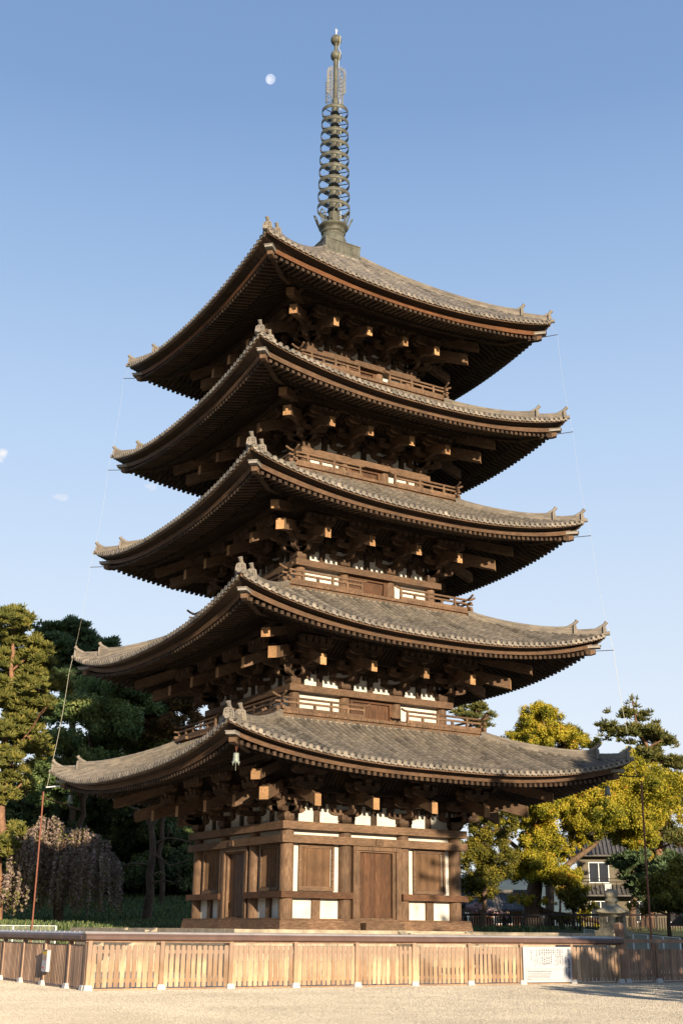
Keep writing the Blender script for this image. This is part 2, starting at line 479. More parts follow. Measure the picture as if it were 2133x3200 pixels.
def quads_obj(name, V, tint, mat, parent=None):
    """V: (n,4,3) array of leaf quads"""
    n = len(V)
    me = bpy.data.meshes.new(name)
    me.vertices.add(n * 4)
    me.vertices.foreach_set('co', V.reshape(-1).astype(np.float32))
    me.loops.add(n * 4)
    me.loops.foreach_set('vertex_index', np.arange(n * 4, dtype=np.int32))
    me.polygons.add(n)
    me.polygons.foreach_set('loop_start', np.arange(0, n * 4, 4, dtype=np.int32))
    me.materials.append(MAT[mat])
    a = me.attributes.new('tint', 'FLOAT', 'FACE')
    a.data.foreach_set('value', tint.astype(np.float32))
    me.update(calc_edges=True)
    o = bpy.data.objects.new(name, me)
    COL.objects.link(o)
    if parent:
        o.parent = parent
    return o

def tris_obj(name, P, F, tint, mat):
    n = len(F)
    me = bpy.data.meshes.new(name)
    me.vertices.add(len(P))
    me.vertices.foreach_set('co', P.reshape(-1).astype(np.float32))
    me.loops.add(n * 3)
    me.loops.foreach_set('vertex_index', F.reshape(-1).astype(np.int32))
    me.polygons.add(n)
    me.polygons.foreach_set('loop_start', np.arange(0, n * 3, 3, dtype=np.int32))
    me.materials.append(MAT[mat])
    a = me.attributes.new('tint', 'FLOAT', 'FACE')
    a.data.foreach_set('value', tint.astype(np.float32))
    me.polygons.foreach_set('use_smooth', np.zeros(n, dtype=bool))
    me.update(calc_edges=True)
    o = bpy.data.objects.new(name, me)
    COL.objects.link(o)
    return o

def tag(o, label, cat, group=None, kind=None):
    if label: o['label'] = label
    if cat: o['category'] = cat
    if group: o['group'] = group
    if kind: o['kind'] = kind
    return o

def empty(name, loc=(0, 0, 0)):
    o = bpy.data.objects.new(name, None)
    o.location = loc
    o.empty_display_size = 0.3
    COL.objects.link(o)
    return o

def adopt(parent):
    """children were built in world space: keep them there under a moved Empty"""
    bpy.context.view_layer.update()
    inv = Matrix.Translation(parent.location).inverted()
    for c in parent.children:
        c.matrix_parent_inverse = inv

def side(k):
    c, s = [(1, 0), (0, 1), (-1, 0), (0, -1)][k]
    return lambda u, v, z: (u * c + v * s, u * s - v * c, z)

# ================================================================== PAGODA
CW = [4.48, 4.12, 3.77, 3.42, 3.08]      # column line half width per storey
CM = [1.55, 1.44, 1.33, 1.22, 1.10]      # inner columns
Z0 = [6.25, 12.35, 18.45, 24.36, 30.10]  # top of the head beam
WT = [10.57, 10.05, 9.52, 9.10, 8.73]    # corner tile tip
ZM = [8.30, 14.13, 20.13, 25.83, 31.57]  # eave disc height at mid side
ZC = [9.40, 15.43, 21.29, 26.97, 32.62]
RW = [5.58, 5.22, 4.86, 4.50, 1.22]      # roof rim under the balcony above
RZ = [10.58, 16.62, 22.68, 28.40, 37.66]
PW = [2.7, 2.5, 2.4, 2.3, 2.1]
SF = [0.86, 0.82, 0.78, 0.74, 0.70]      # how much of the corner lift the rafters follow

pagoda = empty('pagoda')
tag(pagoda, 'tall brown wooden five storey pagoda with grey tiled roofs, on a stone platform', 'pagoda')

SLB = [0.42, 0.44, 0.46, 0.48, 0.50]
def eave(k):
    return WT[k] - 0.12
def lift(k, t):
    return (ZC[k] - ZM[k]) * (abs(t) ** PW[k] + 0.05 * abs(t) ** 14)
def roof_z(k, u, v):
    we = eave(k)
    t = min(1.0, abs(u) / max(v, 1e-3))
    s = (we - v) / (we - RW[k])
    base = ZM[k] - 0.04 + (RZ[k] - ZM[k] + 0.04) * (0.74 * s + 0.26 * s * s)
    return base + lift(k, t) * max(0.0, 1 - s) ** 1.4
def soffit_z(k, u, v, layer):
    we = eave(k)
    t = min(1.0, abs(u) / max(v, 1e-3))
    dv = we - v
    if layer == 0:     # flying rafter underside
        z = ZM[k] - 0.59 + 0.20 * (dv - 0.575)
    else:
        z = ZM[k] - 0.50 + SLB[k] * (dv - 1.75)
    return z + SF[k] * lift(k, t) * max(0.0, 1 - dv / (we - CW[k] + 0.3)) ** 1.15

# ---- platform
pm = MB()
PH = 9.22
nb = 14
for k in range(4):
    T = side(k)
    PU = PH - (0.78 if k % 2 else 0)
    for row, (za, zb) in enumerate(((0.0, 0.55), (0.56, 1.10), (1.11, 1.52))):
        u = -PU
        while u < PU - 0.01:
            w = random.uniform(1.0, 1.7)
            u2 = min(PU, u + w)
            if PU - u2 < 0.4: u2 = PU
            pm.box(u + 0.008, u2 - 0.008, PH - 0.45, PH - 0.10 + random.uniform(-0.008, 0.008), za, zb, T)
            u = u2
    u = -PU
    while u < PU - 0.01:
        u2 = min(PU, u + random.uniform(1.4, 2.4))
        if PU - u2 < 0.5: u2 = PU
        pm.box(u + 0.006, u2 - 0.006, PH - 0.75, PH, 1.53, 1.72 + random.uniform(-0.006, 0.006), T)
        u = u2
pm.box(-PH + 0.4, PH - 0.4, -PH + 0.4, PH - 0.4, 0, 1.70)
platform = pm.build('platform', 'stone', pagoda)
for k in range(4):
    T = side(k)
    st = MB()
    for i in range(7):
        st.box(-1.5, 1.5, PH + 0.003, PH + 2.45 - i * 0.34, i * 0.235 + (0.003 if i else 0), (i + 1) * 0.235, T)
    for sx in (-1, 1):
        a, b = sorted((sx * 1.503, sx * 1.85))
        st.prism([(PH + 0.003, 0), (PH + 2.8, 0), (PH + 2.8, 0.18), (PH + 0.003, 1.74)], lambda p, q, sd: ((a, b)[sd], p, q), T)
    st.build('stair', 'stone', platform)

# ---- storey 1 body
sb = MB()
for k in range(4):
    T = side(k)
    L = 5.02
    sb.hexa([(-L - 0.06, L + 0.06, 1.725), (L + 0.06, L + 0.06, 1.725), (L - 0.7, L - 0.76, 1.725), (-L + 0.7, L - 0.76, 1.725)],
            [(-L, L, 2.11), (L, L, 2.11), (L - 0.7, L - 0.7, 2.11), (-L + 0.7, L - 0.7, 2.11)], T, 0.5)
    sb.box(-L + 0.05 - (0.05 if k % 2 else 0), L - 0.05 + (0.05 if k % 2 else 0), L - 0.62, L - 0.03, 2.115, 2.185, T, 0.3)
sb.build('base_sill', 'sill_wood', pagoda)
for k in (0,):
    T = side(k)
    d = MB()
    d.box(-1.05, 0.95, 5.1, 5.55, 1.73, 2.03, T)
    d.build('door_step', 'beam_wood', pagoda)

def ring_beam(mb, w0, w1, z0, z1, ext=0.0, gap=None, tint=None):
    for k in range(4):
        T = side(k)
        e = ext if k % 2 == 0 else -(w1 - w0) - 0.003
        zz = 0.004 if k % 2 else 0
        mb.box(-w1 - e, w1 + e, w0, w1, z0 + zz, z1 - zz, T, tint)

def columns(k, zb, zt, rad):
    W, Mi = CW[k], CM[k]
    for sd in range(4):
        T = side(sd)
        for u in (-W, -Mi, Mi):
            m = MB()
            x, y, _ = T(u, W, 0)
            m.lathe([(rad, zb), (rad, zt - 0.5), (rad * 0.94, zt)], 20, (x, y, 0), random.random())
            m.build('column', 'old_wood', pagoda)

columns(0, 2.19, 6.0, 0.31)
W = CW[0]
bm_ = MB()
ring_beam(bm_, W - 0.33, W + 0.46, 5.88, 6.22, 0.0)
bm_.build('head_beam', 'beam_wood', pagoda)
bm_ = MB()
ring_beam(bm_, W + 0.05, W + 0.47, 5.31, 5.65, 0.0)
bm_.build('upper_rail_beam', 'beam_wood', pagoda)
for sd in range(4):
    T = side(sd)
    for sg in (-1, 1):
        m = MB()
        a, b = sorted((sg * (CM[0] - 0.24), sg * (W + 0.46 - (0.004 if sd % 2 else 0))))
        m.box(a, b, W + 0.06, W + 0.46 - 0.004 * (sd % 2), 3.02 + 0.003 * (sd % 2), 3.29, T)
        m.build('waist_rail', 'rail_wood', pagoda)
pl = MB()
for sd in range(4):
    T = side(sd)
    pl.box(-W, W, W - 0.12, W - 0.02, 2.19, 5.9, T, 0.5)
    for sg in (-1, 1):
        pass
pl.build('plaster_wall', 'plaster', pagoda)
for sd in range(4):
    T = side(sd)
    for sg in (-1, 1):
        ub, ua = sg * W, sg * CM[0]
        lo, hi = sorted((ua, ub))
        lo += 0.31; hi -= 0.31
        c0, c1 = lo + 0.26, hi - 0.26
        # lower strut
        s_ = MB()
        mid = (lo + hi) / 2
        s_.box(mid - 0.2, mid + 0.2, W - 0.02, W + 0.1, 2.19, 3.03, T)
        s_.build('wall_strut', 'old_wood', pagoda)
        # window
        fr = MB()
        z0, z1 = 3.33, 5.30
        for (p, q, r_, s2) in ((c0, c1, z0, z0 + 0.13), (c0, c1, z1 - 0.10, z1)):
            fr.box(p, q, W - 0.02, W + 0.10, r_, s2, T)
            fr.box(p + 0.13, q - 0.13, W - 0.02, W + 0.06, r_ + (0.13 if r_ < 4 else -0.06), s2 + (0.06 if r_ < 4 else -0.10), T)
        for (p, q) in ((c0, c0 + 0.12), (c1 - 0.12, c1)):
            fr.box(p, q, W - 0.02, W + 0.099, z0 + 0.131, z1 - 0.101, T)
        wf = fr.build('window', 'beam_wood', pagoda)
        lt = MB()
        n = 16
        a0, a1 = c0 + 0.14, c1 - 0.14
        for i in range(n):
            uc = a0 + (i + 0.5) * (a1 - a0) / n
            hw = (a1 - a0) / n * 0.39
            lt.prism([(uc - hw, W - 0.015), (uc, W + 0.035), (uc + hw, W - 0.015)], lambda p, q, sdd: (p, q, (z0 + 0.19, z1 - 0.16)[sdd]), T)
        lt.box(a0, a1, W - 0.019, W - 0.0155, z0 + 0.14, z1 - 0.11, T, 0.1)
        lt.build('lattice', 'dark_lattice', wf)
    # door
    D = CM[0] - 0.28
    df = MB()
    for sg in (-1, 1):
        a, b = sorted((sg * D, sg * (D - 0.24)))
        df.box(a, b, W - 0.02, W + 0.34, 2.19, 5.12, T)
        a, b = sorted((sg * (D - 0.24), sg * (D - 0.40)))
        df.box(a, b, W - 0.02, W + 0.24, 2.19, 5.05, T)
    df.box(-D, D, W - 0.02, W + 0.36, 5.125, 5.305, T)
    df.box(-D + 0.24, D - 0.24, W - 0.02, W + 0.25, 5.055, 5.12, T)
    df.box(-D + 0.40, D - 0.40, W - 0.02, W + 0.22, 2.19, 2.25, T)
    dd = df.build('door', 'old_wood', pagoda)
    for sg in (-1, 1):
        lf = MB()
        a, b = sorted((sg * 0.008, sg * (D - 0.41)))
        npl = 3
        for i in range(npl):
            x0 = a + (b - a) * i / npl; x1 = a + (b - a) * (i + 1) / npl
            lf.box(x0 + 0.002, x1 - 0.002, W - 0.01, W + 0.10 + 0.004 * (i % 2), 2.26, 5.05, T)
        lf.build('door_leaf', 'door_wood', dd)
# door crest block on the upper rail
for sd in range(4):
    cb = MB()
    cb.prism([(-0.2, 5.36), (0.2, 5.36), (0.2, 5.55), (0.12, 5.63), (-0.12, 5.63), (-0.2, 5.55)], lambda p, q, s2: (p, W + (0.40, 0.53)[s2], q), side(sd))
    cb.build('crest_block', 'beam_wood', pagoda)

# ---- upper storeys: wall, head beam, balcony
for k in range(1, 5):
    W, Mi = CW[k], CM[k]
    zb, z0 = RZ[k - 1], Z0[k]
    columns(k, zb + 0.1, z0 - 0.3, 0.27)
    hb = MB()
    ring_beam(hb, W - 0.3, W + 0.44, z0 - 0.32, z0 - 0.01)
    hb.build('head_beam', 'beam_wood', pagoda)
    pl = MB()
    for sd in range(4):
        pl.box(-W, W, W - 0.12, W - 0.02, zb - 0.3, z0 - 0.3, side(sd), 0.5)
    pl.build('plaster_wall', 'plaster', pagoda)
    for sd in range(4):
        T = side(sd)
        d = MB()
        d.box(-Mi + 0.26, Mi - 0.26, W - 0.015, W + 0.02, zb + 0.1, z0 - 0.33, T, 0.4)
        for sg in (-1, 1):
            a, b = sorted((sg * (Mi - 0.26), sg * (Mi - 0.42)))
            d.box(a, b, W - 0.015, W + 0.14, zb + 0.1, z0 - 0.34, T)
        d.box(-Mi + 0.43, Mi - 0.43, W - 0.015, W + 0.13, z0 - 0.46, z0 - 0.335, T)
        d.build('door', 'door_wood', pagoda)
    # balcony
    B = RW[k - 1] - 0.10
    fb = MB()
    ring_beam(fb, B - 0.3, B, zb + 0.02, zb + 0.18, 0.0, tint=0.45)
    ring_beam(fb, B - 1.3, B + 0.10, zb + 0.19, zb + 0.33, 0.16, tint=0.6)
    for sd in range(4):
        T = side(sd)
        u = -B + 0.15
        while u < B - 0.1:
            fb.box(u, u + 0.1, B + 0.101, B + 0.115, zb + 0.2, zb + 0.32, T)
            u += 0.17
    bal = fb.build('balcony', 'beam_wood', pagoda)
    for sd in range(4):
        T = side(sd)
        rl = MB()
        V = B + 0.03
        zr = zb + 0.335
        h2 = 0.012 * (sd % 2)
        g = Mi * 0.80
        for sg in (-1, 1):
            def rng_box(a, b, z0_, z1_, hw):
                p, q = sorted((a, b))
                rl.box(p, q, V - hw, V + hw, z0_ + h2, z1_ + h2, T)
            rng_box(sg * g, sg * (V + 0.28), zr, zr + 0.14, 0.07)
            rng_box(sg * g, sg * (V + 0.30), zr + 0.315, zr + 0.40, 0.05)
            pts = [(sg * (g - 0.28), V, zr + 0.65 + h2), (sg * (g - 0.12), V, zr + 0.58 + h2), (sg * (g + 0.05), V, zr + 0.555 + h2), (sg * (V - 0.25), V, zr + 0.555 + h2),
                   (sg * (V + 0.05), V, zr + 0.57 + h2), (sg * (V + 0.25), V, zr + 0.62 + h2), (sg * (V + 0.45), V, zr + 0.73 + h2)]
            rl.tube(pts, 0.056, 7, T)
            npst = 5
            for i in range(npst + 1):
                uu = sg * (g + 0.06 + (V - 0.06 - g - 0.0) * i / npst)
                rl.box(uu - 0.055, uu + 0.055, V - 0.05, V + 0.05, zr + 0.141, zr + 0.313, T)
                if i % 2 == 0:
                    rl.box(uu - 0.05, uu + 0.05, V - 0.045, V + 0.045, zr + 0.401, zr + 0.52, T)
        rl.build('railing', 'old_wood', bal)

# ---- brackets
SL = 0.40
TZB = [0.44, 0.50, 0.48, 0.38, 0.30]
def arm_prof(L, h):
    return [(-L / 2, h), (-L / 2, h * 0.55), (-L / 2 + 0.08, h * 0.25), (-L / 2 + 0.22, 0.04 * h), (-L / 2 + 0.34, 0), (L / 2 - 0.34, 0), (L / 2 - 0.22, 0.04 * h), (L / 2 - 0.08, h * 0.25), (L / 2, h * 0.55), (L / 2, h)]
def arm_u(mb, T, uc, v, z, L, h=0.23, w=0.20):
    mb.prism(arm_prof(L, h), lambda a, b, s: (uc + a, v + (-w / 2, w / 2)[s], z + b), T)
def arm_v(mb, T, u, v0, v1, z, h=0.23, w=0.20):
    pr = [(v0, h), (v0, 0), (v1 - 0.30, 0), (v1 - 0.16, 0.06 * h), (v1 - 0.05, 0.3 * h), (v1, 0.6 * h), (v1, h)]
    mb.prism(pr, lambda a, b, s: (u + (-w / 2, w / 2)[s], a, z + b), T)
def masu(mb, T, u, v, z, w=0.34, h=0.24):
    a, b = w / 2, w / 2 * 0.72
    q = lambda r, zz: [(u - r, v - r, zz), (u + r, v - r, zz), (u + r, v + r, zz), (u - r, v + r, zz)]
    mb.hexa(q(b, z), q(a, z + h * 0.45), T)
    mb.hexa(q(a, z + h * 0.451), q(a, z + h), T)

def bracket_on(mb, T, k, u, corner=0):
    W, z0 = CW[k], Z0[k]
    f = 1.0 - 0.03 * k
    z = z0 + 0.36
    Lh = 1.70 * f
    arm_u(mb, T, u, W, z, Lh)
    for du in (-0.68 * f, 0.68 * f):
        masu(mb, T, u + du, W, z + 0.23, 0.32, 0.22)
    arm_v(mb, T, u, W - 0.3, W + 0.98, z + 0.005)
    masu(mb, T, u, W + 0.76, z + 0.235, 0.32, 0.22)
    z2 = z0 + 0.84
    arm_u(mb, T, u, W + 0.003, z2, 2.3 * f)
    arm_u(mb, T, u, W + 0.76, z2 - 0.02, Lh)
    for du in (-0.68 * f, 0, 0.68 * f):
        masu(mb, T, u + du, W + 0.76, z2 + 0.21, 0.32, 0.2)
    arm_v(mb, T, u, W - 0.3, W + 1.62, z2 - 0.06)
    masu(mb, T, u, W + 1.42, z2 + 0.17, 0.32, 0.2)
    arm_u(mb, T, u, W + 1.44, z2 + 0.38, Lh * 0.9)
    # outermost arms carrying the purlin, stacked on the tail rafter
    zp = soffit_z(k, 0, W + 1.9, 1) - 0.30
    zt = z0 + TZB[k] + 0.50 + SL * 0.75
    tiers = 2 if zp - zt > 0.85 else 1
    zc = zt - 0.12
    step = (zp - zc) / tiers
    for q in range(tiers):
        ha = min(0.24, step * 0.45)
        zb2 = zc + step * 0.28
        masu(mb, T, u, W + 1.9, zc, 0.36, step * 0.28)
        arm_u(mb, T, u, W + 1.9, zb2 + 0.001, (1.25 if tiers == 2 and q == 0 else 1.75) * f, ha)
        for du in ((-0.48 * f, 0, 0.48 * f) if tiers == 2 and q == 0 else (-0.70 * f, -0.35 * f, 0, 0.35 * f, 0.70 * f)):
            masu(mb, T, u + du, W + 1.9, zb2 + ha + 0.002, 0.27, max(0.05, step * 0.72 - ha - 0.004))
        zc += step
    # inner step, second tier of blocks
    for du in (-0.68 * f, -0.34 * f, 0.34 * f, 0.68 * f):
        masu(mb, T, u + du, W + 0.003, z2 + 0.231, 0.27, 0.2)
        masu(mb, T, u + du * 0.95, W + 1.44, z2 + 0.611, 0.27, 0.2)

def tail_on(mb, T, k, u, wid=0.31, dv=2.65, h=0.50):
    zb = TZB[k]
    W, z0 = CW[k], Z0[k]
    v1 = W + dv
    v0 = W - 0.2
    zt = z0 + zb
    mb.prism([(v0, zt + SL * (v1 - v0)), (v1, zt), (v1, zt + h), (v0, zt + h + SL * (v1 - v0))], lambda a, b, s: (u + (-wid / 2, wid / 2)[s], a, b), T, mat=0)
    mb.box(u - wid / 2 + 0.002, u + wid / 2 - 0.002, v1 + 0.0005, v1 + 0.006, zt + 0.002, zt + h - 0.002, T, mat=1)

def diag(k):
    c, s = math.cos(PI / 4), math.sin(PI / 4)
    T0 = side(k)
    return lambda u, v, z: T0(v * c + u * s, v * c - u * s, z)   # v runs out along the corner (+u,+v)

for k in range(5):
    W, Mi = CW[k], CM[k]
    for sd in range(4):
        T = side(sd)
        for u in (-Mi, Mi):
            mb = MB()
            q = lambda r, zz: [(u - r, W - r, zz), (u + r, W - r, zz), (u + r, W + r, zz), (u - r, W + r, zz)]
            mb.hexa(q(0.36, Z0[k] + 0.06), q(0.36, Z0[k] + 0.065), T)
            mb.hexa(q(0.24, Z0[k] + 0.0), q(0.35, Z0[k] + 0.16), T)
            mb.hexa(q(0.35, Z0[k] + 0.161), q(0.35, Z0[k] + 0.36), T)
            bracket_on(mb, T, k, u)
            br = mb.build('bracket', 'bracket_wood', pagoda)
            tb = MB(); tail_on(tb, T, k, u)
            tb.build('tail_rafter', ['beam_wood', 'end_wood'], br)
        # corner (+u,+v) of this side
        mb = MB()
        u = W
        q = lambda r, zz: [(u - r, W - r, zz), (u + r, W - r, zz), (u + r, W + r, zz), (u - r, W + r, zz)]
        mb.hexa(q(0.24, Z0[k] + 0.0), q(0.35, Z0[k] + 0.16), T)
        mb.hexa(q(0.35, Z0[k] + 0.161), q(0.35, Z0[k] + 0.36), T)
        bracket_on(mb, T, k, W)
        bracket_on(mb, side((sd + 1) % 4), k, -W)
        Dg = diag(sd)
        W2 = W * math.sqrt(2)
        z0 = Z0[k]
        arm_v(mb, Dg, 0, W2 - 0.3, W2 + 1.25, z0 + 0.362)
        masu(mb, Dg, 0, W2 + 1.0, z0 + 0.595, 0.34, 0.22)
        arm_v(mb, Dg, 0, W2 - 0.3, W2 + 2.2, z0 + 0.80)
        masu(mb, Dg, 0, W2 + 1.95, z0 + 1.03, 0.34, 0.22)
        br = mb.build('bracket', 'bracket_wood', pagoda)
        for T2, u2 in ((T, W), (side((sd + 1) % 4), -W)):
            tb = MB(); tail_on(tb, T2, k, u2)
            tb.build('tail_rafter', ['beam_wood', 'end_wood'], br)
        # diagonal tail rafters, lower and upper
        for dv, zb, h in ((3.55 - 0.085 * k, 0.56 - 0.01 * k, 0.52), (4.75 - 0.23 * k, 1.24 - 0.005 * k, 0.42)):
            tb = MB()
            v1 = W2 + dv; v0 = W2 - 0.2; zt = z0 + zb; sl = 0.27
            tb.prism([(v0, zt + sl * (v1 - v0)), (v1, zt), (v1, zt + h), (v0, zt + h + sl * (v1 - v0))], lambda a, b, s: ((-0.2, 0.2)[s], a, b), Dg)
            tb.box(-0.198, 0.198, v1 + 0.0005, v1 + 0.006, zt + 0.002, zt + h - 0.002, Dg, mat=1)
            tb.build('tail_rafter', ['beam_wood', 'end_wood'], br)
    # white plaster between the bracket feet, struts and through beams
    z0 = Z0[k]
    bp = MB()
    for sd in range(4):
        bp.box(-W, W, W - 0.10, W - 0.03, z0 - 0.02, z0 + 1.62, side(sd), 0.5)
    bp.build('bracket_plaster', 'plaster', pagoda)
    for sd in range(4):
        T = side(sd)
        bk = MB()
        u = -W + 0.22
        while u < W - 0.1:
            masu(bk, T, u, W + 0.06, z0 + 1.06, 0.30, 0.235)
            u += 0.40
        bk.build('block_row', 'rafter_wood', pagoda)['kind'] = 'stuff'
        for uc in (-(W + Mi) / 2, 0, (W + Mi) / 2):
            sm = MB()
            sm.box(uc - 0.15, uc + 0.15, W - 0.028, W + 0.05, z0, z0 + 0.55, T)
            masu(sm, T, uc, W + 0.05, z0 + 0.551, 0.36, 0.26)
            for du in (-0.34, 0.34):
                sm.box(uc + du - 0.09, uc + du + 0.09, W - 0.02, W + 0.06, z0 + 0.62, z0 + 0.83, T)
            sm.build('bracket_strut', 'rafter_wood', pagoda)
    tbm = MB()
    for i, (v, za, zb_) in enumerate(((W, z0 + 0.83, z0 + 1.05), (W, z0 + 1.3, z0 + 1.5), (W + 0.76, z0 + 1.26, z0 + 1.46))):
        for sd in range(4):
            e = 0.003 * (sd % 2)
            tbm.box(-v - 0.8, v + 0.8, v - 0.095 + e, v + 0.095 - e, za + e, zb_ - e, side(sd))
    for sd in range(4):
        zi = soffit_z(k, 0, W + 0.1, 1) + 0.25
        tbm.box(-W, W, W - 0.28, W - 0.105, z0 + 0.5, zi, side(sd))
        tbm.box(-W, W, W - 0.1, W - 0.02, z0 + 1.63, zi - 0.1, side(sd))
        # coved slats between the steps
        u = -W + 0.2
        while u < W:
            p0, p1 = (W + 0.8, z0 + 1.42), (W + 1.75, soffit_z(k, 0, W + 1.9, 1) - 0.10)
            tbm.prism([(p0[0], p0[1]), (p1[0], p1[1]), (p1[0], p1[1] + 0.06), (p0[0], p0[1] + 0.06)], lambda a, b, s: (u + (0, 0.07)[s], a, b), side(sd))
            u += 0.21
        T = side(sd)
        tbm.add([T(-W - 0.9, W + 0.78, z0 + 1.5), T(W + 0.9, W + 0.78, z0 + 1.5), T(W + 1.8, W + 1.8, soffit_z(k, 0, W + 1.9, 1) - 0.02), T(-W - 1.8, W + 1.8, soffit_z(k, 0, W + 1.9, 1) - 0.02)], [(0, 1, 2, 3)], 0.2)
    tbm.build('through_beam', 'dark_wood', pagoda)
    pu = MB()
    zs = soffit_z(k, 0, W + 1.9, 1)
    for sd in range(4):
        e = 0.003 * (sd % 2)
        n = 16
        v = W + 1.9
        vs = []
        Lp = v + 0.7
        for i in range(n + 1):
            uu = -Lp + 2 * Lp * i / n
            zz = soffit_z(k, min(abs(uu), v), v, 1)
            for dv, dz in ((-0.11 + e, -0.30 + e), (0.11 - e, -0.30 + e), (0.11 - e, -0.005 - e), (-0.11 + e, -0.005 - e)):
                vs.append((uu, v + dv, zz + dz))
        fs = [(0, 1, 2, 3), tuple(4 * n + j for j in (3, 2, 1, 0))]
        for i in range(n):
            for j in range(4):
                j2 = (j + 1) % 4
                fs.append((4 * i + j, 4 * i + j2, 4 * i + 4 + j2, 4 * i + 4 + j))
        pu.add(vs, fs, random.random(), T=side(sd))
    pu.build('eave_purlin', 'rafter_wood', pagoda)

# ---- roofs
def sweep(mb, k, prof, tints=None, mat=0, n=48, T=None, closed=True, smooth=False, lf=None):
    """prof: list of (dv, dz) from the eave line; swept along the side, mitred at the corners"""
    we = eave(k)
    m = len(prof)
    vs = []
    for i in range(n + 1):
        t = -1 + 2 * i / n
        for j_, (dv, dz) in enumerate(prof):
            vs.append((t * (we + dv), we + dv, ZM[k] + lift(k, t) * (1 if lf is None else lf[j_]) + dz))
    fs = []
    for i in range(n):
        for j in range(m if closed else m - 1):
            j2 = (j + 1) % m
            fs.append((i * m + j, i * m + j2, (i + 1) * m + j2, (i + 1) * m + j))
    mb.add(vs, fs, 0.5 if tints is None else tints, mat, smooth, T)

